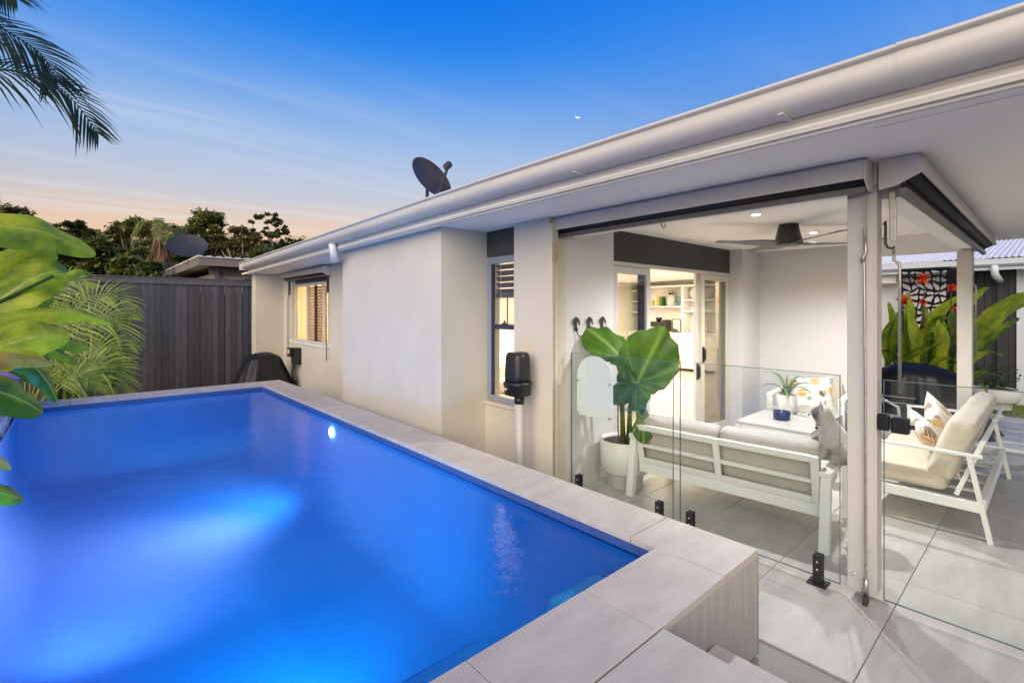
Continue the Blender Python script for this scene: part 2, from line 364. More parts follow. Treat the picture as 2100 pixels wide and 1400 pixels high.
# ================================================================== SETTING
tag(MB().box(-220, -.85, -120, 320, -.6, -.06).box(2.37, 300, -120, 320, -.6, -.06).box(-.85, 2.37, -120, .95, -.6, -.06).box(-.85, 2.37, 8.29, 320, -.6, -.06).build('ground', 'ground_dark'), kind='structure')
def zr(y): return -.014 * max(0., y - 3.2)
# ---- patio of large square porcelain tiles
patio = thing('patio', 'pale stone tiled patio', None, (2.3, -2, 0), kind='structure')
MB().box(2.37, 7.95, -3.0, 3.05, -.058, -.012).box(1.0, 2.369, -3.0, .95, -.058, -.012).build('grout_bed', 'grout', patio)
tm = tile_mesh(.580, .597, .011, 'stone_tile')
for i in range(-3, 10):
    for j in range(-5, 5):
        x = 2.5 + .583 * i + .2915; y = .59 + .6 * j + .3
        if x < 1.1 or x > 7.85 or y > 2.95 and j > 3: continue
        if x < 2.4 and y > .7: continue
        inst(tm, 'patio_tile', patio, (x, y, 0))
# ---- white sleepers in pebbles beyond the patio, lawn, wing bed
pebble = tag(B(7.96, 10.45, -3, 2.9, -.058, -.03).build('pebble_bed', 'pebble'), kind='structure')
pv = thing('sleeper_path', 'path of white sleeper pavers laid in dark pebbles', None, (8.2, 0, 0), kind='structure')
for k in range(6):
    x = 8.02 + .40 * k
    B(x, x + .345, -2.6, .92, -.03, .012 + .004 * (k % 2)).build('sleeper_paver', 'paver_white', pv, bevel=.006)
lawn = tag(B(10.46, 13.2, -3, .72, -.058, -.02).build('lawn', 'turf'), kind='structure')
slab = tag(B(10.2, 11.1, .75, 1.75, -.05, .03).build('paving_slab', 'paver_white', bevel=.006), kind='structure')
def grass():
    mb = MB(); rnd = random.Random(3)
    for _ in range(5200):
        x = rnd.uniform(10.48, 12.6); y = rnd.uniform(-1.2, .72); h = rnd.uniform(.02, .05); a = rnd.uniform(0, 6.28); w = .004
        dx, dy = math.cos(a) * w, math.sin(a) * w; lx, ly = rnd.uniform(-.02, .02), rnd.uniform(-.02, .02)
        mb.add([(x - dx, y - dy, -.022), (x + dx, y + dy, -.022), (x + lx, y + ly, -.02 + h)], [(0, 1, 2)]); mb.tone += [rnd.random()] * 3
    o = mb.build('lawn_grass', 'areca', fix=False); tag(o, 'short green lawn blades', 'grass', kind='stuff')
grass()

# ================================================================== SWIMMING POOL
pool = thing('swimming_pool', 'raised rectangular swimming pool with pale stone coping, lit blue from inside', 'pool', (.75, 4.5, 0))
def pool_mats():
    m = bpy.data.materials.new('pool_shell'); m.use_nodes = True; nt = m.node_tree; N = nt.nodes; L = nt.links; b = N['Principled BSDF']
    g = N.new('ShaderNodeNewGeometry'); n = N.new('ShaderNodeTexNoise'); n.inputs['Scale'].default_value = 90; n.inputs['Detail'].default_value = 3; L.new(g.outputs['Position'], n.inputs['Vector'])
    n2 = N.new('ShaderNodeTexNoise'); n2.inputs['Scale'].default_value = 1.3; n2.inputs['Detail'].default_value = 3; L.new(g.outputs['Position'], n2.inputs['Vector'])
    r = N.new('ShaderNodeMix'); r.data_type = 'RGBA'; r.inputs['A'].default_value = (.26, .38, .76, 1); r.inputs['B'].default_value = (.34, .46, .86, 1); L.new(n2.outputs['Fac'], r.inputs['Factor'])
    r2 = N.new('ShaderNodeMix'); r2.data_type = 'RGBA'; r2.blend_type = 'MULTIPLY'; r2.inputs['Factor'].default_value = .25; L.new(r.outputs['Result'], r2.inputs['A']); L.new(n.outputs['Fac'], r2.inputs['B'])
    L.new(r2.outputs['Result'], b.inputs['Base Color']); b.inputs['Roughness'].default_value = .8; b.inputs['Specular IOR Level'].default_value = .1
    MATS['pool_shell'] = m
    w = bpy.data.materials.new('water'); w.use_nodes = True; nt = w.node_tree; N = nt.nodes; L = nt.links; N.remove(N['Principled BSDF']); o = N['Material Output']
    g = N.new('ShaderNodeNewGeometry'); mp = N.new('ShaderNodeMapping'); mp.inputs['Scale'].default_value = (1.0, 1.5, 1); L.new(g.outputs['Position'], mp.inputs[0])
    n = N.new('ShaderNodeTexNoise'); n.inputs['Scale'].default_value = 5; n.inputs['Detail'].default_value = 5; n.inputs['Roughness'].default_value = .62; L.new(mp.outputs[0], n.inputs['Vector'])
    bp = N.new('ShaderNodeBump'); bp.inputs['Strength'].default_value = .22; bp.inputs['Distance'].default_value = .03; L.new(n.outputs['Fac'], bp.inputs['Height'])
    gl = N.new('ShaderNodeBsdfGlossy'); gl.inputs['Roughness'].default_value = .10; L.new(bp.outputs[0], gl.inputs['Normal'])
    t = N.new('ShaderNodeBsdfTransparent'); t.inputs[0].default_value = (.26, .78, .98, 1)
    f = N.new('ShaderNodeFresnel'); f.inputs[0].default_value = 1.16; L.new(bp.outputs[0], f.inputs['Normal'])
    s = N.new('ShaderNodeMixShader'); L.new(f.outputs[0], s.inputs[0]); L.new(t.outputs[0], s.inputs[1]); L.new(gl.outputs[0], s.inputs[2]); L.new(s.outputs[0], o.inputs[0])
    MATS['water'] = w
pool_mats()
PX0, PX1, PY0, PY1, PZ, WZ = -.53, 2.05, 1.262, 7.93, -.42, .415
def shell():
    """basin with coved corners, swept cross-sections"""
    mb = MB(); R = .32; prof = [(0, WZ + .035)] + [(R - R * math.cos(q), PZ + R - R * math.sin(q)) for q in [math.pi / 2 * k / 8 for k in range(9)]]
    rings = []
    for ins, z in prof:
        c = max(.02, ins * .9); pts = []
        x0, x1, y0, y1 = PX0 + ins, PX1 - ins, PY0 + ins, PY1 - ins; rr = .025
        for cx, cy, a0 in ((x1 - rr, y0 + rr, -90), (x1 - rr, y1 - rr, 0), (x0 + rr, y1 - rr, 90), (x0 + rr, y0 + rr, 180)):
            for k in range(5):
                q = rad(a0 + 90 * k / 4); pts.append((cx + rr * math.cos(q), cy + rr * math.sin(q), z))
        rings.append(pts)
    n = len(rings[0])
    for p in rings: mb.v += p
    for i in range(len(rings) - 1):
        for j in range(n): mb.f.append((i * n + j, i * n + (j + 1) % n, (i + 1) * n + (j + 1) % n, (i + 1) * n + j))
    mb.f.append(tuple((len(rings) - 1) * n + j for j in range(n)))
    o = mb.build('shell', 'pool_shell', pool, smooth=True, fix=False)
    for p in o.data.polygons: p.flip()
shell()
M('pool_step', (.42, .50, .70), .8, var=.25, vscale=50, bump=.6, bscale=60)
B(PX0 + .01, 1.50, PY0 + .004, 1.90, -.30, .03).build('bench', 'pool_shell', pool, bevel=.06)
B(1.62, 2.03, PY0 + .008, 1.62, -.30, .26).build('entry_step', 'pool_step', pool, bevel=.05)
water = MB().add([(PX0 - .03, PY0, WZ), (PX1, PY0, WZ), (PX1, PY1, WZ), (PX0 - .03, PY1, WZ)], [(0, 1, 2, 3)]).build('water', MATS['water']); tag(water, 'smooth glowing blue pool water', None, kind='structure')
# body of the pool above the patio
bb = MB().box(PX1 + .004, 2.365, .955, 8.28, -.05, .455).box(PX0 - .3, PX1, .955, PY0 - .004, -.05, .455).box(PX0 - .3, PX1, PY1 + .004, 8.28, -.05, .455)
bb.build('pool_wall', 'grout', pool)
# coping slabs
ys = [.937] + [1.412 + .695 * k for k in range(10)] + [8.30]
for a, b in zip(ys, ys[1:]):
    B(2.043, 2.388, a + .0018, b - .0018, .457, .49).build('coping_slab', 'coping', pool, bevel=.0025)
xs = [-.75, -.25, .345, .93, 1.52, 2.041]
for a, b in zip(xs, xs[1:]):
    B(a + .0018, b - .0018, .9375, 1.268, .457, .49).build('coping_slab', 'coping', pool, bevel=.0025)
xs = [-.62, -.10, .36, .60, 1.20, 2.041]
for a, b in zip(xs, xs[1:]):
    B(a + .0018, b - .0018, 7.925, 8.30, .457, .49).build('coping_slab', 'coping', pool, bevel=.0025)
# upright cladding on the near end and along the side
for a, b in ((1.0, 1.52), (1.522, 2.038), (2.041, 2.384)):
    B(a, b - .002, .9405, .954, .0, .4565).build('cladding_panel', 'cladding', pool, bevel=.0015)
for k in range(12):
    B(2.3665, 2.383, .958 + .61 * k, .958 + .61 * k + .606, .0, .4565).build('cladding_panel', 'cladding', pool)
B(2.3835, 2.3895, .9365, .9425, 0, .4565).build('corner_trim', 'grout', pool)
# waterline mosaic band
M('pool_band', (.05, .10, .28), .4, var=.3, vscale=40)
mo = MB()
mo.box(PX1 - .006, PX1 - .001, PY0, PY1, WZ - .012, .456).box(PX0, PX1, PY1 - .006, PY1 - .001, WZ - .012, .456)
mo.build('waterline_band', 'pool_band', pool)
# underwater lamp, lit
R90 = Matrix.Rotation(rad(-90), 3, 'Y')
pl = MB().lathe([(.055, 0), (.055, .012), (.04, .02), (.0, .024)], 20, (PX1 - .008, 5.24, .285), R90).build('pool_lamp', 'pool_lens', pool, smooth=True)
light('pool_light', 'SPOT', (PX1 - .14, 5.24, .27), 110, (.20, .56, 1.0), .08, parent=pool, spot=rad(150), blend=1).rotation_euler = Vector((-1, .35, -.12)).to_track_quat('-Z', 'Y').to_euler()
light('pool_light_beam', 'SPOT', (PX1 - .12, 5.24, .285), 135, (3.0, 1.0, .95), .2, parent=pool, spot=rad(95), blend=1).rotation_euler = Vector((-1, -.15, -.06)).to_track_quat('-Z', 'Y').to_euler()
MB().lathe([(.085, 0), (.085, .012), (.06, .02), (.0, .024)], 20, (.55, 1.902, -.10), Matrix.Rotation(rad(-90), 3, 'X')).build('pool_lamp', 'pool_lens', pool, smooth=True)  # added fixture and spot, hidden under the near coping, to spread the water's glow
light('added_pool_light_end', 'SPOT', (.55, 2.0, .0), 120, (.0, .58, 1.0), .12, parent=pool, spot=rad(165), blend=.9).rotation_euler = Vector((.02, 1, .02)).to_track_quat('-Z', 'Y').to_euler()

MB().lathe([(.06, 0), (.06, .012), (.04, .02), (.0, .024)], 20, (PX0 + .006, 3.4, .12), Matrix.Rotation(rad(90), 3, 'Y')).build('pool_lamp', 'acrylic', pool, smooth=True)  # added fixture and spot on the left wall, out of view, to brighten the water
light('added_pool_light_side', 'SPOT', (PX0 + .14, 3.4, .12), 80, (.6, .58, 1.0), .03, parent=pool, spot=rad(100), blend=1).rotation_euler = Vector((1, 1.2, -.26)).to_track_quat('-Z', 'Y').to_euler()

# ---- deck at coping level and the step down to the patio
deck = thing('deck', 'stone tiled deck level with the pool coping', None, (0, 0, 0), kind='structure')
B(-1.5, 1.535, -2.5, .934, -.05, .455).build('deck_base', 'grout', deck)
dt = tile_mesh(.586, .586, .032, 'coping')
for i in range(5):
    for j in range(5): inst(dt, 'deck_tile', deck, (1.55 - .295 - .59 * i, .934 - .296 - .59 * j, .489))
B(1.5365, 1.549, -2.5, .934, 0, .456).build('riser_panel', 'cladding', deck)
B(1.55, 1.935, -2.5, .936, 0, .222).build('step_base', 'cladding', deck)
for j in range(5):
    B(1.551, 1.945, .934 - .59 * (j + 1) + .002, .934 - .59 * j - .002, .2225, .25).build('step_tread', 'coping', deck, bevel=.0025)

# ---- rough stone planter wall along the far long side
plw = thing('stone_planter_wall', 'rough blue grey stone planter wall with pale cap rising from the pool edge', 'planter wall', (-.9, 5.5, 0))
B(-1.55, -.575, 1.3, 8.20, -.05, .86).build('wall_core', 'stone_cap', plw)
rs = random.Random(5); z = .36
while z < .84:
    h = rs.uniform(.055, .10); y = 5.6 + rs.uniform(0, .1)
    while y < 8.2:
        w = rs.uniform(.09, .22); d = rs.uniform(.012, .04)
        MB().box(-.585, -.57 + d + .005, y, min(y + w, 8.21) - .006, z, min(z + h, .86) - .006).build('stone', 'stone_rough', plw, bevel=.006)
        y += w
    z += h
for k in range(7):
    x = -1.5 + .135 * k
    MB().box(x, x + .13, 8.19, 8.225, .36, .60).build('stone', 'stone_rough', plw, bevel=.006)
    MB().box(x, x + .13, 8.19, 8.232, .605, .85).build('stone', 'stone_rough', plw, bevel=.006)
for k in range(5): B(-1.6, -.53, 4.2 + .82 * k, 4.2 + .82 * k + .815, .862, .90).build('cap_stone', 'stone_cap', plw, bevel=.004)
B(-1.4, -.7, 1.4, 8.0, .905, .93).build('soil_bed', 'soil', plw)

# ================================================================== HOUSE
house = thing('house', 'long single storey rendered house with pale gutter, alfresco recess and lit rooms', 'house', (7, 5, 0))
WT = 2.50
def wall(x0, x1, y0, y1, z0=-.05, z1=WT, m='render_wall', n='wall'): return B(x0, x1, y0, y1, z0, z1).build(n, m, house)
wall(2.57, 3.30, 3.905, 6.23)                      # projecting bay
wall(3.08, 3.20, 6.232, 8.06); wall(3.08, 3.20, 8.06, 9.95, -.05, 1.0); wall(3.08, 3.20, 8.06, 9.95, 2.19, WT, 'dark_lintel', 'lintel_panel'); wall(3.08, 3.20, 9.95, 10.45)
wall(2.57, 3.20, 10.452, 10.75)                    # end pier
wall(3.10, 3.25, 3.38, 3.903, -.05, .66); wall(3.125, 3.25, 3.38, 3.903, 2.155, WT, 'dark_lintel', 'lintel_panel')
wall(3.03, 3.25, 2.925, 3.378)                     # pier beside the tall window
wall(3.252, 3.95, 2.925, 3.07, m='inner_render')                     # wall with hooks
wall(3.952, 6.60, 2.965, 3.07, 2.105, WT, 'dark_lintel', 'lintel_panel')
wall(6.602, 7.17, 2.80, 3.07, m='inner_render'); wall(7.172, 7.32, 1.52, 3.07, m='inner_render')
wall(7.322, 12.15, 2.92, 3.07, m='paint_white'); wall(12.0, 12.15, 3.072, 8.0, m='inner_wall'); wall(3.202, 12.15, 8.02, 8.10, m='inner_wall')
wall(3.202, 8.0, 10.42, 10.5, m='inner_wall'); wall(7.9, 8.0, 8.102, 10.418, m='inner_wall')
B(3.202, 12.15, 3.072, 10.5, -.05, .045).build('timber_floor', 'timber_floor', house)
# cornice in the living room
B(11.94, 11.998, 3.08, 8.01, 2.30, 2.42).build('cornice', 'joinery', house)
def sheet(x0, x1, y0, y1, z, t, name, mat):
    mb = MB(); n = 8; 
    for i in range(n + 1):
        y = y0 + (y1 - y0) * i / n; a = z + zr(y); mb.v += [(x0, y, a), (x1, y, a), (x1, y, a + t), (x0, y, a + t)]
    for i in range(n):
        o = i * 4
        for k in range(4): mb.f.append((o + k, o + (k + 1) % 4, o + 4 + (k + 1) % 4, o + 4 + k))
    mb.f += [(0, 1, 2, 3), (n * 4 + 3, n * 4 + 2, n * 4 + 1, n * 4)]
    return mb.build(name, mat, house)
# soffit panels, butted with cover strips
sheet(2.425, 5.2, -3, 1.9, 2.42, .03, 'soffit_panel', 'ceiling_white'); sheet(2.425, 5.2, 1.902, 4.9, 2.42, .03, 'soffit_panel', 'ceiling_white'); sheet(2.425, 5.2, 4.902, 10.9, 2.42, .03, 'soffit_panel', 'ceiling_white')
sheet(5.202, 7.95, -3, 2.9, 2.42, .03, 'soffit_panel', 'ceiling_white'); sheet(5.202, 12.15, 2.902, 10.5, 2.42, .03, 'soffit_panel', 'ceiling_white')
B(2.62, 2.634, -3, .55, 2.4165, 2.4199).build('cover_strip', 'ceiling_white', house)
sheet(2.445, 2.475, -3, 10.4, 2.398, .022, 'soffit_trim', 'fascia')
# fascia with ridges, and the round fronted gutter
def sweep(prof, y0, y1, name, mat, n=10, smooth=True, cap=True):
    mb = MB(); k = len(prof)
    for i in range(n + 1):
        y = y0 + (y1 - y0) * i / n
        for x, z in prof: mb.v.append((x, y, z + zr(y)))
    for i in range(n):
        for j in range(k): mb.f.append((i * k + j, i * k + (j + 1) % k, (i + 1) * k + (j + 1) % k, (i + 1) * k + j))
    if cap: mb.f.append(tuple(range(k))); mb.f.append(tuple(n * k + j for j in range(k))[::-1])
    o = mb.build(name, mat, house)
    if smooth:
        o.data.polygons.foreach_set('use_smooth', [True] * len(o.data.polygons)); m = o.modifiers.new('e', 'EDGE_SPLIT'); m.split_angle = rad(38)
    return o
fp = [(2.448, 2.412), (2.424, 2.412), (2.424, 2.432), (2.430, 2.435), (2.430, 2.441), (2.424, 2.444), (2.424, 2.456), (2.430, 2.459), (2.430, 2.465), (2.424, 2.468), (2.424, 2.60), (2.448, 2.60)]
for a, b in ((-3, 5.558), (5.562, 10.4)): sweep(fp, a, b, 'fascia_board', 'fascia')
gp = [(2.422, 2.484)] + [(2.372 - .080 * math.sin(q), 2.556 - .072 * math.cos(q)) for q in [rad(d) for d in range(0, 96, 8)]] + [(2.293, 2.588), (2.280, 2.592), (2.274, 2.600), (2.277, 2.612), (2.288, 2.614), (2.297, 2.604), (2.303, 2.59), (2.31, 2.55), (2.36, 2.50), (2.418, 2.496), (2.418, 2.60), (2.422, 2.60)]
sweep(gp, -3, 10.4, 'gutter', 'gutter', n=14)
for gy in (.35, 2.95, 5.6, 8.2):
    cx_, cz_ = 2.372, 2.556; sweep([(cx_ + (x - cx_) * 1.03, cz_ + (z - cz_) * 1.03) for x, z in gp], gy, gy + .05, 'gutter_joiner', 'gutter', n=1)
for gy in [k * 1.2 - .4 for k in range(9)]: MB().box(2.30, 2.423, gy, gy + .022, 2.476 + zr(gy), 2.4815 + zr(gy)).build('gutter_bracket', 'fascia', house)
B(2.27, 2.425, 10.4, 10.41, 2.37, 2.50).build('gutter_end', 'gutter', house)
# roof sheets (mostly hidden by the gutter line)
MB().prism([(2.45, 3.0, 2.49), (7.6, 3.0, 3.2), (12.7, 3.0, 2.60), (12.7, 3.0, 2.53), (2.45, 3.0, 2.46)], (0, 7.4, 0)).build('roof', 'roof_metal', house)
MB().prism([(2.45, -3.0, 2.58), (5.2, -3.0, 2.92), (7.97, -3.0, 2.60), (7.97, -3.0, 2.455), (2.45, -3.0, 2.455)], (0, 5.998, 0)).build('roof', 'roof_metal', house)
B(7.951, 7.97, -3, 2.9, 2.42, 2.60).build('fascia_board', 'wing_white', house)
# beams round the alfresco
B(6.70, 6.84, .655, 1.518, 2.22, 2.419).build('beam', 'paint_white', house); B(3.36, 6.70, .57, .69, 2.235, 2.419).build('beam', 'paint_white', house)
B(3.25, 3.36, .80, 2.92, 2.27, 2.419).build('beam', 'paint_white', house)
B(3.235, 3.36, .655, .80, 2.302, 2.419).build('beam', 'paint_white', house)
B(3.03, 3.10, 2.885, 2.924, 0.02, 2.36).build('side_channel', 'alu_cream', house)
# skirting of the recess and low step at the wall foot
B(3.06, 3.0799, 6.24, 10.45, 0, .02).build('skirting', 'render_wall', house)
# downpipe
dp = MB().tube([(2.36, 6.05, 2.44), (2.37, 6.05, 2.37), (2.38, 6.055, 2.33), (2.40, 6.09, 2.295), (2.43, 6.15, 2.28), (2.47, 6.25, 2.275)], .045, 16).build('downpipe', 'pvc_white', house, smooth=True)
MB().tube([(2.46, 6.225, 2.275), (2.48, 6.265, 2.275)], .052, 16).build('pipe_socket', 'pvc_white', dp, smooth=True)
# ---- far window with timber venetian blind
w1 = B(3.06, 3.20, 8.05, 9.96, .975, .999).build('window_sill', 'paint_white', house)
wn = MB(); x0, x1 = 3.135, 3.175
wn.box(x0, x1, 8.062, 8.10, 1.0, 2.19).box(x0, x1, 9.91, 9.948, 1.0, 2.19).box(x0, x1, 8.10, 9.91, 1.0, 1.045).box(x0, x1, 8.10, 9.91, 2.05, 2.10)
wn.box(x0, x1, 8.44, 8.49, 1.045, 2.05).box(x0, x1, 9.22, 9.27, 1.045, 2.05)
win = wn.build('window', 'alu', house)
B(3.14, 3.17, 8.10, 9.91, 2.10, 2.19).build('transom', 'navy_frame', win)
B(3.15, 3.165, 8.80, 8.90, 1.045, 2.05).build('meeting_stile', 'navy_frame', win)
for a, b in ((8.10, 8.44), (8.49, 8.80), (8.90, 9.22), (9.27, 9.91)): B(3.156, 3.160, a, b, 1.045, 2.05).build('pane', 'window_glass', win)
for k in range(19):
    z = 1.06 + .053 * k
    MB().obox((3.19, 8.855, z), (.012, .86, .045), Matrix.Rotation(rad(20), 3, 'Y')).build('blind_slat', 'slat_amber', win)
B(3.21, 3.212, 8.06, 8.44, 1.0, 2.1).build('curtain', 'sheer', win); B(3.21, 3.212, 9.27, 9.95, 1.0, 2.1).build('curtain', 'sheer', win)
# ---- tall double hung window
tw = MB(); x0, x1 = 3.13, 3.18
tw.box(x0, x1, 3.85, 3.90, .69, 2.15).box(x0, x1, 3.382, 3.41, .69, 2.15).box(x0, x1, 3.41, 3.85, .69, .75).box(x0, x1, 3.41, 3.85, 2.08, 2.15)
tall = tw.build('window', 'alu_blue', house, bevel=.003)
B(3.08, 3.20, 3.382, 3.903, .662, .688).build('window_sill', 'render_wall', tall)
sf = MB().box(3.145, 3.17, 3.825, 3.849, .751, 2.079).box(3.145, 3.17, 3.411, 3.43, .751, 2.079).box(3.14, 3.168, 3.43, 3.825, 1.42, 1.47)
sf.build('sash', 'navy_frame', tall)
B(3.150, 3.154, 3.43, 3.825, .751, 1.42).build('pane', 'window_glass', tall); B(3.160, 3.164, 3.43, 3.825, 1.47, 2.079).build('pane', 'window_glass', tall)
MB().box(3.12, 3.14, 3.60, 3.66, 1.47, 1.485).box(3.125, 3.135, 3.62, 3.64, 1.485, 1.51).build('sash_lock', 'dark_metal', tall)
for k in range(5):
    MB().obox((3.215, 3.63, 2.05 - .062 * k), (.058, .42, .006), Matrix.Rotation(rad(48), 3, 'Y')).build('blind_slat', 'slat_navy', tall)
B(3.19, 3.235, 3.42, 3.84, 1.735, 1.79).build('blind_rail', 'slat_navy', tall)
for yy in (3.55, 3.75): B(3.185, 3.187, yy, yy + .004, 1.74, 2.08).build('blind_cord', 'paint_white', tall)
# ---- stacking sliding door
dr = MB().box(3.952, 6.60, 2.955, 3.06, 2.065, 2.104).box(3.952, 3.985, 2.955, 3.06, .045, 2.065).box(6.565, 6.60, 2.955, 3.06, .045, 2.065).box(3.985, 6.565, 2.955, 3.06, .0, .045)
door = dr.build('door', 'alu', house)
def panel(x0, x1, y, mat, gl, w=.055):
    p = MB().box(x0, x0 + w, y, y + .03, .05, 2.06).box(x1 - w, x1, y, y + .03, .05, 2.06).box(x0 + w, x1 - w, y, y + .03, .05, .14).box(x0 + w, x1 - w, y, y + .03, 1.99, 2.06).build('door_panel', mat, door)
    B(x0 + w, x1 - w, y + .012, y + .018, .14, 1.99).build('pane', gl, p); return p
panel(3.99, 4.66, 2.96, 'alu', 'window_glass', .07); panel(3.995, 4.62, 3.0, 'navy_frame', 'window_glass', .10)
p2 = panel(5.80, 6.56, 2.958, 'alu_cream', 'tint_glass', .085); panel(5.74, 6.5, 3.0, 'alu', 'window_glass', .075)
for x, y, z, hh in ((5.835, 2.95, .95, .2), (5.77, 2.992, .74, .2)):
    MB().box(x - .018, x + .018, y - .012, y + .008, z, z + hh).box(x - .01, x + .01, y - .035, y - .013, z + .03, z + hh - .03).build('handle', 'black_gloss', door, bevel=.004)
# lights inside the rooms (the photograph shows them lit)
light('living_light', 'AREA', (8.6, 5.6, 2.28), 270, (1, .85, .66), 4.5, size_y=3.2, parent=house)
light('living_light_front', 'AREA', (4.8, 5.6, 2.28), 140, (1, .88, .70), 2.0, size_y=3.0, parent=house)
light('bedroom_light', 'AREA', (4.6, 9.2, 2.28), 150, (1, .74, .40), 1.6, size_y=1.6, parent=house)

# ================================================================== OUTDOOR ROLLER BLINDS AND POSTS
def crank(mb_parent, top, h, mat='steel', side=(0, -1, 0)):
    x, y, z = top; s = Vector(side)
    p = MB().tube([(x, y, z), (x, y, z - .06), Vector((x, y, z - .075)) + s * .02, Vector((x, y, z - .10)) + s * .025, Vector((x, y, z - h)) + s * .025], .0075, 8)
    return p.build('crank_rod', mat, mb_parent, smooth=True)
def headbox_y(name, label, x, y0, y1, z1, drop, group):
    t = thing(name, label, 'roller blind', (x, (y0 + y1) / 2, z1), group=group)
    prof = [(x + .10, z1), (x - .035, z1), (x - .055, z1 - .02), (x - .055, z1 - .10), (x - .062, z1 - .102), (x - .062, z1 - .112), (x - .045, z1 - .112), (x + .0, z1 - .03), (x + .10, z1 - .03)]
    MB().prism([(a, y0 + .012, c) for a, c in prof], (0, y1 - y0 - .024, 0)).build('headbox', 'blind_box', t)
    for y in (y0, y1 - .011): MB().prism([(x + .10, y, z1 - .002), (x - .033, y, z1 - .002), (x - .053, y, z1 - .02), (x - .057, y, z1 - .115), (x + .02, y, z1 - .16), (x + .10, y, z1 - .16)], (0, .011, 0)).build('end_cap', 'blind_box', t)
    MB().tube([(x + .045, y0 + .02, z1 - .09), (x + .045, y1 - .02, z1 - .09)], .045, 16).build('fabric_roll', 'blind_fabric', t, smooth=True)
    B(x + .035, x + .041, y0 + .02, y1 - .02, z1 - drop + .03, z1 - .1).build('fabric', 'blind_fabric', t)
    B(x + .022, x + .054, y0 + .02, y1 - .02, z1 - drop - .005, z1 - drop + .03).build('bottom_rail', 'blind_rail', t, bevel=.004)
    return t
b1 = headbox_y('roller_blind', 'long grey roller blind box rolled up between rendered wall and corner post', 3.125, .665, 3.0, 2.418, .165, None)
MB().tube([(3.165, 1.92, 2.245), (3.165, 1.92, 2.225), (3.165, 1.90, 2.21), (3.165, 1.885, 2.222), (3.165, 1.895, 2.238)], .004, 6).build('pull_hook', 'dark_metal', b1)
b2 = headbox_y('roller_blind', 'small grey roller blind over the lit bedroom window', 3.0, 7.94, 10.2, 2.335, .165, None)
for y in (8.02, 10.0):
    B(3.045, 3.079, y, y + .03, 1.9, 2.2).build('gear_bracket', 'dark_metal', b2); crank(b2, (3.04, y, 1.92), 1.15 if y < 9 else 1.05, 'dark_metal', (-.3, 0, 0))
    B(3.055, 3.079, y - .05, y - .03, 1.0, 1.04).build('rod_clip', 'paint_white', b2)
def headbox_x():
    y, z1, x0, x1 = .535, 2.418, 3.19, 7.45
    t = thing('roller_blind', 'grey roller blind box on the alfresco end, running between the two square posts', 'roller blind', ((x0 + x1) / 2, y, z1))
    prof = [(y + .035, z1), (y - .06, z1), (y - .085, z1 - .025), (y - .09, z1 - .085), (y - .10, z1 - .09), (y - .10, z1 - .10), (y - .075, z1 - .10), (y - .03, z1 - .03), (y + .035, z1 - .03)]
    MB().prism([(x0 + .012, a, c) for a, c in prof], (x1 - x0 - .024, 0, 0)).build('headbox', 'blind_box', t)
    for x in (x0, x1 - .011): MB().prism([(x, y + .10, z1 - .002), (x, y - .058, z1 - .002), (x, y - .083, z1 - .025), (x, y - .095, z1 - .09), (x, y + .03, z1 - .152), (x, y + .10, z1 - .16)], (.011, 0, 0)).build('end_cap', 'blind_box', t)
    MB().tube([(x0 + .02, y - .02, z1 - .085), (x1 - .02, y - .02, z1 - .085)], .042, 16).build('fabric_roll', 'blind_fabric', t, smooth=True)
    B(x0 + .02, x1 - .02, y - .004, y + .002, z1 - .165, z1 - .11).build('fabric', 'blind_fabric', t)
    B(x0 + .02, x1 - .02, y - .015, y + .018, z1 - .20, z1 - .162).build('bottom_rail', 'blind_rail', t, bevel=.004)
    for x, h in ((3.30, .78), (6.98, .82)):
        MB().bar((x, y + .062, 2.26), (x + .004, y + .058, 1.99), .03, .016, (1, 0, 0)).build('strap', 'steel', t, bevel=.003)
        MB().tube([(x - .012, y + .090, 2.10), (x - .012, y + .090, 1.975), (x - .01, y + .078, 1.955), (x, y + .062, 1.95), (x, y + .052, 1.96)], .007, 8).build('gear_bracket', 'dark_metal', t, smooth=True)
        crank(t, (x, y + .055, 1.945), h, 'steel', (.0, -1, 0))
        for zz in (2.08, 2.0): MB().lathe([(.006, 0), (.006, .01), (0, .012)], 8, (x - .016, y + .096, zz)).build('screw', 'dark_metal', t)
    return t
b3 = headbox_x()
def post(x0, x1, y0, y1, z1, label, plate):
    t = thing('verandah_post', label, 'post', ((x0 + x1) / 2, (y0 + y1) / 2, 0))
    B(x0, x1, y0, y1, .055, z1).build('shaft', 'post_paint', t, bevel=.004)
    B((x0 + x1) / 2 - .012, (x0 + x1) / 2 + .012, (y0 + y1) / 2 - .012, (y0 + y1) / 2 + .012, 0, .06).build('steel_foot', 'steel', t)
    for yy, zz in ((y1 - .035, .14), (y1 - .09, .20)):
        if plate: MB().lathe([(.011, 0), (.009, .008), (0, .010)], 10, (x0, yy, zz), Matrix.Rotation(rad(-90), 3, 'Y')).build('bolt', 'alu', t, smooth=True)
    return t
cp = post(3.243, 3.36, .655, .792, 2.30, 'square grey timber corner post carrying the blind cable and gate latch', True)
post(6.75, 6.87, .575, .69, 2.42, 'square grey timber post beside the canna bed at the far end of the blind', False)
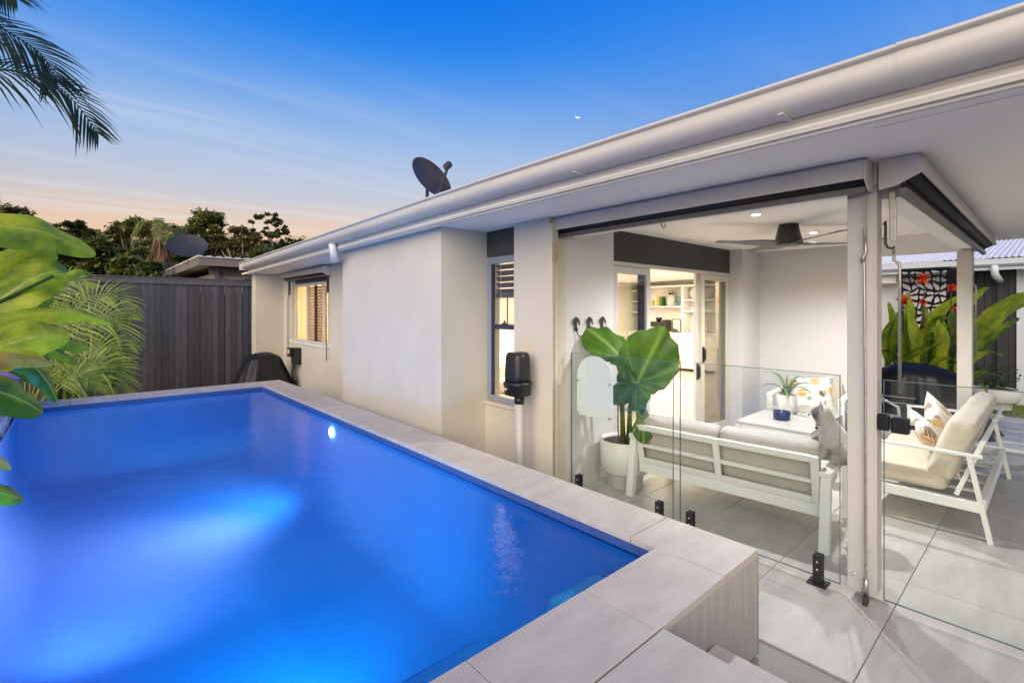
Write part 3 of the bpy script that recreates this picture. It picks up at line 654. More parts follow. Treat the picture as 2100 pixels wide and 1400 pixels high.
# cable guide with fitting on the corner post
B(3.233, 3.243, .664, .70, .30, 2.20).build('edge_batten', 'post_paint', cp)
cg = thing('cable_guide', 'steel cable guide with turnbuckle running down the corner post', 'cable guide', (3.22, .69, 0))
MB().tube([(3.205, .698, 2.24), (3.222, .703, 1.96)], .005, 6).build('hanger', 'steel', cg)
MB().tube([(3.222, .703, 2.06), (3.222, .70, 1.93), (3.222, .712, 1.905), (3.222, .714, 1.88)], [.008, .009, .01, .012], 8).build('turnbuckle', 'steel', cg, smooth=True)
MB().tube([(3.222, .708, 1.88), (3.224, .702, 1.2), (3.226, .70, .10)], .0055, 8).build('cable', 'steel', cg)
MB().tube([(3.226, .70, .14), (3.226, .70, .045)], .012, 10).build('floor_fitting', 'steel', cg, smooth=True); B(3.20, 3.25, .69, .71, 0, .05).build('floor_lug', 'dark_metal', cg)
cg2 = thing('cable_guide', 'brass fitted cable guide running down the edge of the rendered pier', 'cable guide', (3.03, 2.87, 0))
MB().box(3.03, 3.05, 2.862, 2.884, 2.02, 2.18).box(3.035, 3.05, 2.84, 2.862, 2.05, 2.15).build('turnbuckle', 'brass', cg2, bevel=.004)
MB().tube([(3.04, 2.872, 2.26), (3.04, 2.872, .02)], .005, 8).build('cable', 'brass', cg2)
# rod clip on the corner post
rc = MB().box(3.30, 3.33, .645, .656, 1.10, 1.15)
for zz in (1.112, 1.145): rc.tube([(3.315, .65, zz), (3.315, .50, zz)], .003, 6)
tag(rc.build('crank_clip', 'steel'), 'small steel crank holder screwed to the corner post', 'clip')

# ================================================================== GLASS FENCE
GX = 3.262
def edges(t, y0, y1, z0, z1):
    for a, b, c, d in ((y0, y1, z1, z1 + .003), (y0 - .003, y0, z0, z1 + .003), (y1, y1 + .003, z0, z1 + .003), (y0, y1, z0 - .003, z0)): B(GX - .006, GX + .006, a, b, c, d).build('polished_edge', 'glass_edge', t)
def spigot(t, y, x=GX):
    sp = MB().box(x - .026, x - .008, y - .024, y + .024, .004, .175).box(x + .008, x + .026, y - .024, y + .024, .004, .175).box(x - .008, x + .008, y - .024, y + .024, .004, .04).build('spigot', 'black_plastic', t, bevel=.003)
    B(x - .05, x + .05, y - .05, y + .05, .001, .011).build('base_plate', 'black_plastic', sp, bevel=.002)
    for zz in (.09, .135): MB().lathe([(.006, 0), (.005, .003), (0, .0035)], 10, (x - .026, y, zz), Matrix.Rotation(rad(-90), 3, 'Y')).build('screw', 'alu', sp)
g1 = thing('glass_fence_panel', 'frameless glass fence panel by the rendered wall, in front of the elephant ear plant', 'glass panel', (GX, 2.37, 0))
B(GX - .006, GX + .006, 1.882, 2.87, .045, 1.235).build('pane', 'fence_glass', g1); edges(g1, 1.882, 2.87, .045, 1.235); spigot(g1, 2.785); spigot(g1, 1.995)
g2 = thing('glass_fence_panel', 'frameless glass fence panel behind the two seat sofa, next to the corner post', 'glass panel', (GX, 1.33, 0))
B(GX - .006, GX + .006, .832, 1.824, .045, 1.24).build('pane', 'fence_glass', g2); edges(g2, .832, 1.824, .045, 1.24); spigot(g2, 1.745); spigot(g2, .94)
g3 = thing('glass_gate', 'frameless glass gate hung off the corner post with black latch', 'glass gate', (GX, .1, 0))
B(GX - .006, GX + .006, -.42, .625, .045, 1.235).build('pane', 'fence_glass', g3); edges(g3, -.42, .625, .045, 1.235)
la = MB().box(GX - .03, GX + .022, .598, .652, .965, 1.055).box(GX - .032, GX + .024, .515, .594, .96, 1.045).build('latch', 'black_gloss', g3, bevel=.01)
MB().tube([(GX, .515, 1.0), (GX, .495, 1.0)], .012, 10).build('latch_knob', 'black_gloss', la)
# pale plastic sign hung on the inside face of the first pane
sg = thing('pool_sign', 'arched pale plastic sign plate screwed to the glass fence', 'sign', (GX + .012, 2.62, .95))
poly = [(GX + .0075, 2.43, .70), (GX + .0075, 2.815, .70)] + [(GX + .0075, 2.6225 + .1925 * math.cos(q), 1.03 + .1925 * math.sin(q)) for q in [math.pi * k / 20 for k in range(21)]]
MB().prism(poly, (.004, 0, 0)).build('plate', 'acrylic', sg)
for y, z in ((2.795, 1.0), (2.45, 1.0), (2.795, .72), (2.45, .72)): MB().lathe([(.009, 0), (.009, .008), (0, .009)], 10, (GX - .0065, y, z), Matrix.Rotation(rad(-90), 3, 'Y')).build('screw', 'steel', sg)

# ================================================================== TIMBER FENCE
fence = thing('paling_fence', 'tall charcoal stained timber paling fence behind the pool', 'fence', (.5, 11.2, 0))
rf = random.Random(11); k = 0; x = -3.4
while x < 2.70:
    w = .098 + rf.uniform(-.004, .004); gp_ = rf.choice([.004, .005, .006, .008, .015])
    MB().box(x, min(x + w, 2.72), 11.20 + rf.uniform(0, .004), 11.218, .0, 2.13 + rf.uniform(-.004, .004)).build('paling', 'paling', fence)
    x += w + gp_
for a, b in ((-3.45, .15), (.153, 2.74)): B(a, b, 11.176, 11.198, 2.095, 2.20).build('top_rail', 'paling', fence, bevel=.003); B(a, b, 11.165, 11.25, 2.201, 2.225).build('cap', 'paling', fence, bevel=.003)
x = -3.38
while x < 2.6:
    B(x, x + .115, 11.226, 11.24, 0, 1.935 + rf.uniform(-.01, .01)).build('backing_paling', 'paling', fence); x += .118
B(2.665, 2.72, 11.165, 11.196, .9, 1.95).build('gate_stop', 'paling', fence)
# ================================================================== FURNITURE
def cushion(name, mat, parent, c, size, R=None, puff=.25, nu=14, seed=0, sag=0.0, local=True, wr=.012):
    """rounded box with soft crowned faces and a little crumple"""
    hx, hy, hz = [k / 2 for k in size]; R = R or Matrix.Identity(3); c = Vector(c)
    bm = bmesh.new(); bmesh.ops.create_cube(bm, size=2); bmesh.ops.subdivide_edges(bm, edges=bm.edges[:], cuts=nu - 1, use_grid_fill=True)
    vs = []; hv = Vector((hx, hy, hz)); mn = min(hv); r = mn * .62; thin = list(hv).index(mn); oth = [k for k in range(3) if k != thin]
    for v in bm.verts:
        # spread the grid so that the rounded rims get vertices
        p = Vector([math.copysign(abs(c_) ** .8, c_) for c_ in v.co]); q = Vector((p.x * hx, p.y * hy, p.z * hz))
        inn = Vector([max(-(hv[k] - r), min(hv[k] - r, q[k])) for k in range(3)]); d = q - inn
        if d.length > 1e-6: q = inn + d.normalized() * r
        e = (1 - (q[oth[0]] / hv[oth[0]]) ** 4) * (1 - (q[oth[1]] / hv[oth[1]]) ** 4)
        q[thin] *= 1 + puff * max(0, e)
        w = mnoise.noise(q * 7 + Vector((seed * 3.1, 0, 0))) * wr + mnoise.noise(q * 17 + Vector((seed, 2, 0))) * wr * .4
        q += q.normalized() * w
        vs.append(c + R @ q)
    mb = MB(); mb.v = [tuple(v) for v in vs]; mb.f = [tuple(v.index for v in f.verts) for f in bm.faces]; bm.free()
    return mb.build(name, mat, parent, smooth=True, local=local)
RX = lambda d: Matrix.Rotation(rad(d), 3, 'X'); RY = lambda d: Matrix.Rotation(rad(d), 3, 'Y'); RZ = lambda d: Matrix.Rotation(rad(d), 3, 'Z')

def sofa(name, label, loc, rz, W, cat, cloth, seats, back_h=.63, arm_h=.53, depth=.76, slender=False):
    """local: +y is the seat direction, x across, back frame leaning at y=0"""
    t = thing(name, label, cat, loc, rz); ORG[t.name] = (0, 0, 0); H = W / 2; lw = .034 if slender else .068
    lean = Vector((0, -.10, .40)).normalized() if not slender else Vector((0, -.17, .50)).normalized()
    # side frames : rear leg, front leg, arm
    for s in (-1, 1):
        x = s * (H - lw / 2)
        if slender:
            MB().bar((x, .02, 0), (x, .13, arm_h), .03, .034, (1, 0, 0)).build('leg', 'furn_white', t, bevel=.003)
            MB().bar((x, depth - .03, 0), (x, depth - .03, arm_h), .03, .034, (1, 0, 0)).build('leg', 'furn_white', t, bevel=.003)
            MB().bar((x, .06, arm_h + .011), (x, depth - .01, arm_h + .011), .034, .022).build('arm', 'furn_white', t, bevel=.003)
            MB().bar((x, .05, .235), (x, depth - .045, .235), .03, .07).build('side_rail', 'furn_white', t, bevel=.003)
        else:
            MB().bar((x, -.045, 0), (x, .03, arm_h - .04), .066, .06, (1, 0, 0)).build('leg', 'furn_white', t, bevel=.004)
            MB().bar((x, depth - .03, 0), (x, depth - .03, arm_h - .04), .066, .06, (1, 0, 0)).build('leg', 'furn_white', t, bevel=.004)
            MB().box(x - .036, x + .036, -.01, depth + .005, arm_h - .038, arm_h).build('arm', 'furn_white', t, bevel=.004)
    # seat rails
    hi = H - lw - .002
    MB().box(-hi, hi, .045, .085, .205, .285).build('seat_rail', 'furn_white', t, bevel=.003); MB().box(-hi, hi, depth - .075, depth - .035, .205, .275).build('seat_rail', 'furn_white', t, bevel=.003)
    for k in range(7):
        x = -hi + .08 + (2 * hi - .16) * k / 6; MB().box(x - .025, x + .025, .086, depth - .076, .235, .25).build('slat', 'furn_white', t)
    # leaning back frame
    b0 = Vector((0, 0.055 if not slender else .20, .287)); b1 = b0 + lean * ((back_h - .287) / lean.z)
    def P(x, s): return Vector((x, 0, 0)) + b0.lerp(b1, s)
    fw = .05 if not slender else .04
    for x in (-hi + fw / 2, 0, hi - fw / 2): MB().bar(P(x, 0), P(x, 1), fw if x else fw * .9, .028, (0, 1, 0)).build('back_stile', 'furn_white', t, bevel=.003)
    for s, hgt in ((.94, .048), (.47, .026), (.07, .044)):
        MB().bar(P(-hi + fw + .001, s), P(-.001 - fw * .45, s), .026, hgt, lean).build('back_rail', 'furn_white', t, bevel=.003)
        MB().bar(P(fw * .45 + .001, s), P(hi - fw - .001, s), .026, hgt, lean).build('back_rail', 'furn_white', t, bevel=.003)
    # cushions
    sw = (2 * hi - .02) / seats; ang = math.degrees(math.atan2(-lean.y, lean.z))
    for k in range(seats):
        x = -hi + .01 + sw * (k + .5)
        cushion('seat_cushion', cloth, t, (x, depth * .53 + (.10 if slender else 0), .355), (sw - .008, depth - (.13 if not slender else .26), .145), seed=k + 1, puff=.10)
        c = P(x, .5) + Vector((0, .105, .05 if not slender else .10)); cushion('back_cushion', cloth, t, c, (sw - .012, .15, .40 if not slender else .46), RX(ang), seed=k + 5, puff=.22)
    return t
# two seater, its back to the pool (local +y -> world +x)
love = sofa('two_seat_sofa', 'white framed two seat sofa with grey cushions, its back to the glass fence and pool', (3.67, 1.75, 0), rad(-85.5), 1.51, 'sofa', 'sofa_cloth', 2)
sofa2 = sofa('three_seat_sofa', 'long white framed sofa with cream cushions, side on beside the corner post', (5.66, .285, 0), 0, 1.98, 'sofa', 'sofa_cream', 2, back_h=.70, arm_h=.58, depth=.80, slender=True)
chair = sofa('armchair', 'white framed armchair with cream cushions against the back wall', (7.03, 2.06, 0), rad(97), .80, 'armchair', 'sofa_cream', 1, back_h=.66, arm_h=.60, depth=.70)

# coffee table
tb = thing('coffee_table', 'low white coffee table with grey top between the sofas and armchair', 'table', (5.86, 1.94, 0), rad(1.5))
MB().box(-.65, .65, -.355, .355, .415, .44).build('table_top', 'table_grey', tb, local=True, bevel=.003)
for sx in (-1, 1):
    for sy in (-1, 1): MB().bar((sx * .59, sy * .31, 0), (sx * .625, sy * .33, .414), .05, .045, (1, 0, 0)).build('leg', 'furn_white', tb, local=True, bevel=.003)
for sy in (-1, 1): MB().box(-.60, .60, sy * .335 - .012, sy * .335 + .012, .37, .4145).build('apron', 'furn_white', tb, local=True)
for sx in (-1, 1): MB().box(sx * .63 - .012, sx * .63 + .012, -.30, .30, .37, .4145).build('apron', 'furn_white', tb, local=True)

# ---- printed throw cushions
def printmat():
    m = bpy.data.materials.new('leaf_print'); m.use_nodes = True; nt = m.node_tree; N = nt.nodes; L = nt.links; b = N['Principled BSDF']; b.inputs['Roughness'].default_value = .9
    tc = N.new('ShaderNodeTexCoord'); mp = N.new('ShaderNodeMapping'); L.new(tc.outputs['Object'], mp.inputs[0])
    vo = N.new('ShaderNodeTexVoronoi'); vo.inputs['Scale'].default_value = 7.5; L.new(mp.outputs[0], vo.inputs['Vector'])
    # per-cell leaf colour with radiating veins
    hue = N.new('ShaderNodeSeparateColor'); L.new(vo.outputs['Color'], hue.inputs[0])
    cr = N.new('ShaderNodeValToRGB'); cr.color_ramp.interpolation = 'CONSTANT'; e = cr.color_ramp.elements
    e[0].position = 0; e[0].color = (.78, .74, .66, 1); e[1].position = .25; e[1].color = (.66, .36, .10, 1)
    for p, c in ((.40, (.18, .085, .05)), (.56, (.80, .77, .70)), (.64, (.16, .32, .25)), (.80, (.26, .12, .08))):
        q = e.new(p); q.color = (*c, 1)
    L.new(hue.outputs[0], cr.inputs[0])
    sub = N.new('ShaderNodeVectorMath'); sub.operation = 'SUBTRACT'; L.new(mp.outputs[0], sub.inputs[0]); L.new(vo.outputs['Position'], sub.inputs[1])
    dm = N.new('ShaderNodeTexWave'); dm.inputs['Scale'].default_value = 14; dm.inputs['Distortion'].default_value = 3; L.new(mp.outputs[0], dm.inputs['Vector'])
    v2 = N.new('ShaderNodeMapRange'); v2.inputs['From Min'].default_value = .80; v2.inputs['From Max'].default_value = .95; L.new(dm.outputs['Fac'], v2.inputs['Value'])
    mx = N.new('ShaderNodeMix'); mx.data_type = 'RGBA'; L.new(v2.outputs[0], mx.inputs['Factor']); L.new(cr.outputs[0], mx.inputs['A']); mx.inputs['B'].default_value = (.80, .72, .58, 1)
    n = N.new('ShaderNodeTexNoise'); n.inputs['Scale'].default_value = 9; L.new(mp.outputs[0], n.inputs['Vector'])
    ed = N.new('ShaderNodeMapRange'); ed.inputs['From Min'].default_value = .42; ed.inputs['From Max'].default_value = .50; L.new(vo.outputs['Distance'], ed.inputs['Value']); ed.inputs['From Min'].default_value = .40
    m3 = N.new('ShaderNodeMix'); m3.data_type = 'RGBA'; L.new(ed.outputs[0], m3.inputs['Factor']); L.new(mx.outputs['Result'], m3.inputs['A']); m3.inputs['B'].default_value = (.78, .75, .69, 1)
    L.new(m3.outputs['Result'], b.inputs['Base Color']); MATS['leaf_print'] = m
printmat()
def throw(label, loc, R, s=.45, seed=1, t=.15):
    bm = bmesh.new(); bmesh.ops.create_grid(bm, x_segments=16, y_segments=16, size=1); mb = MB()
    for sgn in (1, -1):
        vs = []
        for v in bm.verts:
            x, y = v.co.x, v.co.y; e = max(abs(x), abs(y)); pin = 1 - .10 * (1 - abs(x)) * (abs(y) > .999) - .10 * (1 - abs(y)) * (abs(x) > .999)
            k = (1 - x * x) * (1 - y * y); z = t / 2 * k ** .42 * sgn
            q = Vector((x * s / 2 * (1 - .10 * (1 - y * y) * abs(x)), y * s / 2 * (1 - .10 * (1 - x * x) * abs(y)), z))
            q += Vector((0, 0, 1)) * mnoise.noise(q * 9 + Vector((seed, 0, 0))) * .012 * min(1, k * 4)
            vs.append(R @ q)
        mb.add(vs, [tuple(v.index for v in (f.verts if sgn > 0 else reversed(f.verts))) for f in bm.faces])
    bm.free(); o = mb.build('throw_cushion', 'leaf_print', None, smooth=True, fix=False); o.location = loc
    return tag(o, label, 'cushion', 'leaf print cushions')
throw('leaf printed throw cushion leaning in the armchair', (6.80, 2.03, .565), RZ(6) @ RY(-68) @ RZ(5), .46, 2)
throw('leaf printed throw cushion on the long cream sofa, toward its corner post end', (5.10, .66, .56), RZ(12) @ RX(58) @ RZ(10), .46, 5)
throw('leaf printed throw cushion on the long cream sofa, toward its canna bed end', (5.66, .66, .60), RZ(-8) @ RX(62) @ RZ(30), .46, 9)

# ---- table top things
cb = thing('candle_bowl', 'dark blue round candle bowl on the coffee table', 'candle', (5.62, 1.965, .44))
MB().lathe([(.070, 0), (.082, .012), (.084, .085), (.079, .09), (.076, .078), (0, .076)], 28).build('bowl', 'candle_blue', cb, local=True, smooth=True); MB().lathe([(.003, 0), (.003, .022)], 6, (0, 0, .0761)).build('wick', 'paint_white', cb, local=True)
op = thing('orchid_pot', 'white cylinder pot with an orchid on the coffee table', 'potted orchid', (6.05, 2.06, .44))
MB().lathe([(.082, 0), (.098, .01), (.106, .205), (.101, .208), (.096, .19), (0, .185)], 32).build('pot', 'pot_white', op, local=True, smooth=True)

def strap_leaf(mb, pts, w, side, fold=.25, n=14, m=3, wavy=0., seed=0, prof=None, tone=(0, 1)):
    """leaf blade along a smooth path through pts; side = across direction"""
    P = [Vector(p) for p in pts]; side = Vector(side).normalized(); o = len(mb.v)
    def cr(t):
        k = len(P) - 1; f = min(t * k, k - 1e-6); i = int(f); f -= i
        p0, p1, p2, p3 = P[max(i - 1, 0)], P[i], P[i + 1], P[min(i + 2, k)]
        return .5 * ((2 * p1) + (p2 - p0) * f + (2 * p0 - 5 * p1 + 4 * p2 - p3) * f * f + (3 * p1 - p0 - 3 * p2 + p3) * f ** 3)
    ln = sum((P[k + 1] - P[k]).length for k in range(len(P) - 1))
    for i in range(n + 1):
        t = i / n; c = cr(t); d = (cr(min(1, t + .02)) - cr(max(0, t - .02)))
        if d.length < 1e-6: d = Vector((0, 0, 1))
        d.normalize(); s = (side - d * side.dot(d)).normalized(); nrm = s.cross(d)
        hw = w * (prof(t) if prof else max(.02, math.sin(math.pi * min(1, t ** .72)) ** .8))
        for j in range(-m, m + 1):
            a = math.copysign(abs(j / m) ** 1.5, j); q = c + s * (a * hw) + nrm * (fold * hw * (abs(a) ** 1.4) + wavy * hw * math.sin(t * 17 + seed + (2 if a > 0 else 0)) * a * a)
            mb.v.append(tuple(q)); mb.tone.append(tone[0] + (tone[1] - tone[0]) * (.5 + .5 * math.sin(a * 1.6 + seed) * .8)); mb.rib.append(.7 if j == 0 else 0); mb.al.append(420 * (t * ln - abs(a) * hw * .8))
    W = 2 * m + 1
    for i in range(n):
        for j in range(W - 1): mb.f.append((o + i * W + j, o + i * W + j + 1, o + (i + 1) * W + j + 1, o + (i + 1) * W + j))
    return mb
ro = random.Random(2)
for a, l, h, dr in ((165, .28, .22, .04), (200, .30, .05, -.03), (120, .22, -.04, -.10), (20, .34, .10, .03), (-30, .36, .06, -.02), (-70, .22, .0, -.09), (60, .25, .17, .05)):
    d = Vector((math.cos(rad(a - 90)), math.sin(rad(a - 90)), 0)); z = .20
    mb = strap_leaf(MB(), [(0, 0, z - .02), d * l * .3 + Vector((0, 0, z + .07 + h * .5)), d * l * .7 + Vector((0, 0, z + .06 + h * .8)), d * l + Vector((0, 0, z + h))], .032, d.cross(Vector((0, 0, 1))), .3, 10, 2, seed=a)
    mb.build('leaf', 'orchid_leaf', op, local=True, smooth=True, fix=False)
for dx, h in ((-.03, .44), (.02, .40), (.05, .36)): MB().tube([(0, 0, .18), (dx, dx * .5, .3), (dx * 2.2, dx, h)], [.004, .0035, .003], 6).build('stem', 'bark', op, local=True)

# ================================================================== CAT (sitting on the sofa arm, head turned)
def cat():
    t = thing('cat', 'fluffy cream cat with grey face sitting on the sofa arm beside the corner post', 'cat', (4.0, 1.052, .53))
    # skeleton, local: cat faces +y (toward the wall), x away from the camera
    J = {'hip': ((.02, -.075, .075), .085), 'belly': ((.015, -.03, .14), .086), 'chest': ((.005, .030, .205), .074), 'neck': ((-.005, .050, .275), .050), 'head': ((-.014, .070, .338), .098), 'muz': ((-.02, .112, .326), .058), 'muz2': ((-.022, .132, .314), .030),
         'fl1': ((-.03, .055, .13), .030), 'fl2': ((-.034, .066, .05), .022), 'fl3': ((-.034, .082, .014), .021), 'fr1': ((.04, .055, .13), .030), 'fr2': ((.042, .066, .05), .022), 'fr3': ((.042, .085, .014), .021),
         'hl1': ((-.055, -.06, .06), .058), 'hl2': ((-.062, .01, .022), .024), 'hr1': ((.085, -.06, .06), .058), 'hr2': ((.09, .01, .022), .024),
         't1': ((-.005, -.15, .05), .030), 't2': ((-.06, -.165, .028), .027), 't3': ((-.10, -.10, .024), .022)}
    E = [('hip', 'belly'), ('belly', 'chest'), ('chest', 'neck'), ('neck', 'head'), ('head', 'muz'), ('muz', 'muz2'), ('chest', 'fl1'), ('fl1', 'fl2'), ('fl2', 'fl3'), ('chest', 'fr1'), ('fr1', 'fr2'), ('fr2', 'fr3'),
         ('hip', 'hl1'), ('hl1', 'hl2'), ('hip', 'hr1'), ('hr1', 'hr2'), ('hip', 't1'), ('t1', 't2'), ('t2', 't3')]
    names = list(J); me = bpy.data.meshes.new('cat_skeleton'); me.from_pydata([J[n][0] for n in names], [(names.index(a), names.index(b)) for a, b in E], [])
    o = bpy.data.objects.new('cat_skeleton', me); COL.objects.link(o); sk = o.modifiers.new('s', 'SKIN'); ss = o.modifiers.new('u', 'SUBSURF'); ss.levels = 2
    for i, n in enumerate(names): me.skin_vertices[0].data[i].radius = (J[n][1] * (1.12 if n in ('head', 'muz', 'muz2') else 1.1),) * 2
    me.skin_vertices[0].data[0].use_root = True
    dg = bpy.context.evaluated_depsgraph_get(); body = bpy.data.meshes.new_from_object(o.evaluated_get(dg)); bpy.data.objects.remove(o)
    m = bpy.data.materials.new('cat_fur'); m.use_nodes = True; nt = m.node_tree; N = nt.nodes; L = nt.links; b = N['Principled BSDF']; b.inputs['Roughness'].default_value = .95; b.inputs['Sheen Weight'].default_value = .4
    tc = N.new('ShaderNodeTexCoord'); 
    def blob(c, r0, r1):
        d = N.new('ShaderNodeVectorMath'); d.operation = 'DISTANCE'; L.new(tc.outputs['Object'], d.inputs[0]); d.inputs[1].default_value = c
        r = N.new('ShaderNodeMapRange'); r.interpolation_type = 'SMOOTHSTEP'; r.inputs['From Min'].default_value = r1; r.inputs['From Max'].default_value = r0; L.new(d.outputs['Value'], r.inputs['Value']); return r.outputs[0]
    n = N.new('ShaderNodeTexNoise'); n.inputs['Scale'].default_value = 40; L.new(tc.outputs['Object'], n.inputs['Vector'])
    base = N.new('ShaderNodeMix'); base.data_type = 'RGBA'; base.inputs['A'].default_value = (.34, .31, .28, 1); base.inputs['B'].default_value = (.60, .57, .52, 1); L.new(n.outputs['Fac'], base.inputs['Factor']); cur = base.outputs['Result']
    for c, r0, r1, colr in (((-.035, .140, .335), .07, .115, (.055, .048, .045)), ((-.02, -.09, .06), .05, .14, (.30, .23, .18)), ((-.06, -.14, .03), .03, .09, (.10, .07, .055)), ((0, .075, .01), .02, .05, (.2, .16, .13))):
        k = N.new('ShaderNodeMix'); k.data_type = 'RGBA'; L.new(blob(c, r0, r1), k.inputs['Factor']); L.new(cur, k.inputs['A']); k.inputs['B'].default_value = (*colr, 1); cur = k.outputs['Result']
    L.new(cur, b.inputs['Base Color']); MATS['cat_fur'] = m
    body.materials.clear(); body.materials.append(m); body.polygons.foreach_set('use_smooth', [True] * len(body.polygons)); body.name = 'body'
    bo = bpy.data.objects.new('body', body); COL.objects.link(bo); bo.parent = t
    # ears, eyes, nose
    for dx, sg in ((-.050, -1), (.024, 1)):
        mb = MB().add([(dx - .030, .060, .372), (dx + .030, .060, .378), (dx, .092, .372), (dx + sg * .016, .070, .446)], [(0, 1, 3), (1, 2, 3), (2, 0, 3), (0, 2, 1)]); mb.build('ear', 'cat_fur', t, local=True, smooth=False)
    for dx in (-.058, .020): MB().lathe([(0, -.008), (.006, -.005), (.008, 0), (.006, .005), (0, .008)], 10, (dx, .112, .352)).build('eye', 'black_gloss', t, local=True, smooth=True)
    MB().lathe([(0, -.006), (.007, 0), (0, .006)], 8, (-.022, .156, .320)).build('nose', 'black_plastic', t, local=True, smooth=True)
    MB().tube([(.0 + .056 * math.cos(q), .050 + .056 * math.sin(q), .262 + .012 * math.sin(q)) for q in [2 * math.pi * k / 16 for k in range(17)]], .006, 6).build('collar', 'candle_blue', t, local=True)
    MB().lathe([(0, -.012), (.011, -.004), (.011, .004), (0, .012)], 10, (-.03, .105, .235)).build('collar_tag', 'candle_blue', t, local=True)
    # fur strands
    rc_ = random.Random(4); fu = MB(); polys = list(body.polygons); vsx = body.vertices
    for _ in range(7000):
        p = rc_.choice(polys); a = [vsx[i].co for i in p.vertices]; w = [rc_.random() + .01 for _ in a]; sw = sum(w); q = sum((a[i] * (w[i] / sw) for i in range(len(a))), Vector())
        nn = p.normal; d = (nn * .6 + Vector((rc_.uniform(-.4, .4), rc_.uniform(-.4, .4), -.75 + rc_.uniform(-.3, .3)))).normalized(); l = rc_.uniform(.012, .026)
        if q.z > .29: l *= .4
        if q.z < .03: l *= .45
        s = d.cross(nn); 
        if s.length < 1e-3: continue
        s = s.normalized() * .0011; e = q + d * l
        if e.z < .001: e.z = .001
        fu.add([q - s, q + s, e], [(0, 1, 2)])
    tag(fu.build('fur', 'cat_fur', t, local=True, fix=False), kind='stuff')
cat()

# ================================================================== ELEPHANT EAR IN ITS POT
eep = thing('round_planter', 'large off white stepped round planter holding the elephant ear', 'planter', (3.76, 2.66, 0))
MB().lathe([(.155, 0), (.165, .006), (.168, .125), (.20, .14), (.215, .155), (.225, .425), (.218, .43), (.205, .42), (.20, .40)], 48, cap=False).build('pot', 'pot_white', eep, local=True, smooth=True)
MB().lathe([(.202, .385), (0, .392)], 24, cap=False).build('soil', 'soil', eep, local=True)
ele = thing('elephant_ear_plant', 'tall elephant ear plant with huge ruffled green leaves in the round planter', 'plant', (3.76, 2.66, .39))
def ear_leaf(base, tipd, nrm, size, seed, name='leaf'):
    """heart shaped blade: base = petiole joint, tipd = direction to the tip, nrm = face normal"""
    tipd = Vector(tipd).normalized(); nrm = Vector(nrm); nrm = (nrm - tipd * nrm.dot(tipd)).normalized(); sd = tipd.cross(nrm); base = Vector(base); mb = MB(); nr, na = 9, 72
    for i in range(nr + 1):
        f = i / nr
        for j in range(na):
            q = 2 * math.pi * j / na; c = math.cos(q)            # q=0 -> tip
            r = (.68 + .24 * c + .28 * math.cos(2 * q)) * (1 - .62 * math.exp(-((q - math.pi) / .20) ** 2)) + .10 * math.exp(-(min(q, 2 * math.pi - q) / .12) ** 2)
            r = max(r, .06); edge = 1 + .022 * math.sin(15 * q + seed) + .016 * math.sin(27 * q + seed * 2)
            rr = r * edge * f * size
            z = size * (.10 * f * f * math.sin(4 * q + seed) * .35 + .035 * f ** 3 * math.sin(15 * q + seed) - .16 * (f * r) ** 2 + .05 * f * abs(math.sin(q)))
            z += size * .008 * math.cos(18 * q) * f * (1 - f) * 3
            mb.v.append(tuple(base + tipd * (rr * c) + sd * (rr * math.sin(q)) + nrm * z))
            vein = max(0, math.cos(9 * q)) ** 14 * .55 * (1 - f * .6); mid = math.exp(-(min(q, 2 * math.pi - q) * f * 30) ** 2)
            mb.rib.append(min(1, vein + mid * .8)); mb.tone.append(.35 + .3 * f + .15 * math.sin(3 * q + seed))
    for i in range(nr):
        for j in range(na): mb.f.append((i * na + j, i * na + (j + 1) % na, (i + 1) * na + (j + 1) % na, (i + 1) * na + j))
    return mb.build(name, 'colocasia', ele, smooth=True, fix=False)
def petiole(pts, r0, r1):
    n = len(pts); MB().tube(pts, [r0 + (r1 - r0) * i / (n - 1) for i in range(n)], 10).build('stalk', 'strelitzia', ele, smooth=True)
jA = atX(1279, 738, 3.60); jB = atX(1306, 786, 3.66)
petiole([(3.75, 2.67, .39), (3.72, 2.66, .75), (3.66, 2.66, 1.0), jA], .026, .011); petiole([(3.78, 2.63, .39), (3.76, 2.60, .72), (3.71, 2.52, .95), jB], .026, .012)
tA = atX(1213, 666, 3.52); tB = atX(1364, 666, 3.62)
ear_leaf(jA, tA - jA, (-.25, -.80, .55), (tA - jA).length / 1.18, 1.0); ear_leaf(jB, tB - jB, (-.80, -.55, .20), (tB - jB).length / 1.42, 2.6)
jC = atX(1318, 862, 3.62); petiole([(3.76, 2.62, .39), (3.72, 2.55, .55), jC], .016, .009)
ear_leaf(jC, (-.1, -.10, -.4), (-.5, -.4, .75), .15, 4.2)
jD = atX(1283, 790, 3.75); petiole([(3.74, 2.68, .39), (3.76, 2.68, .7), jD], .018, .009); ear_leaf(jD, (-.12, .18, -.45), (-.6, -.5, .3), .17, 6.0)
MB().tube([(3.70, 2.72, .84), (3.71, 2.65, .845), (3.73, 2.57, .84)], .006, 6).build('tie', 'black_plastic', ele)
MB().tube([(3.72, 2.70, .38), (3.72, 2.71, .9)], .007, 6).build('stake', 'bark', ele)

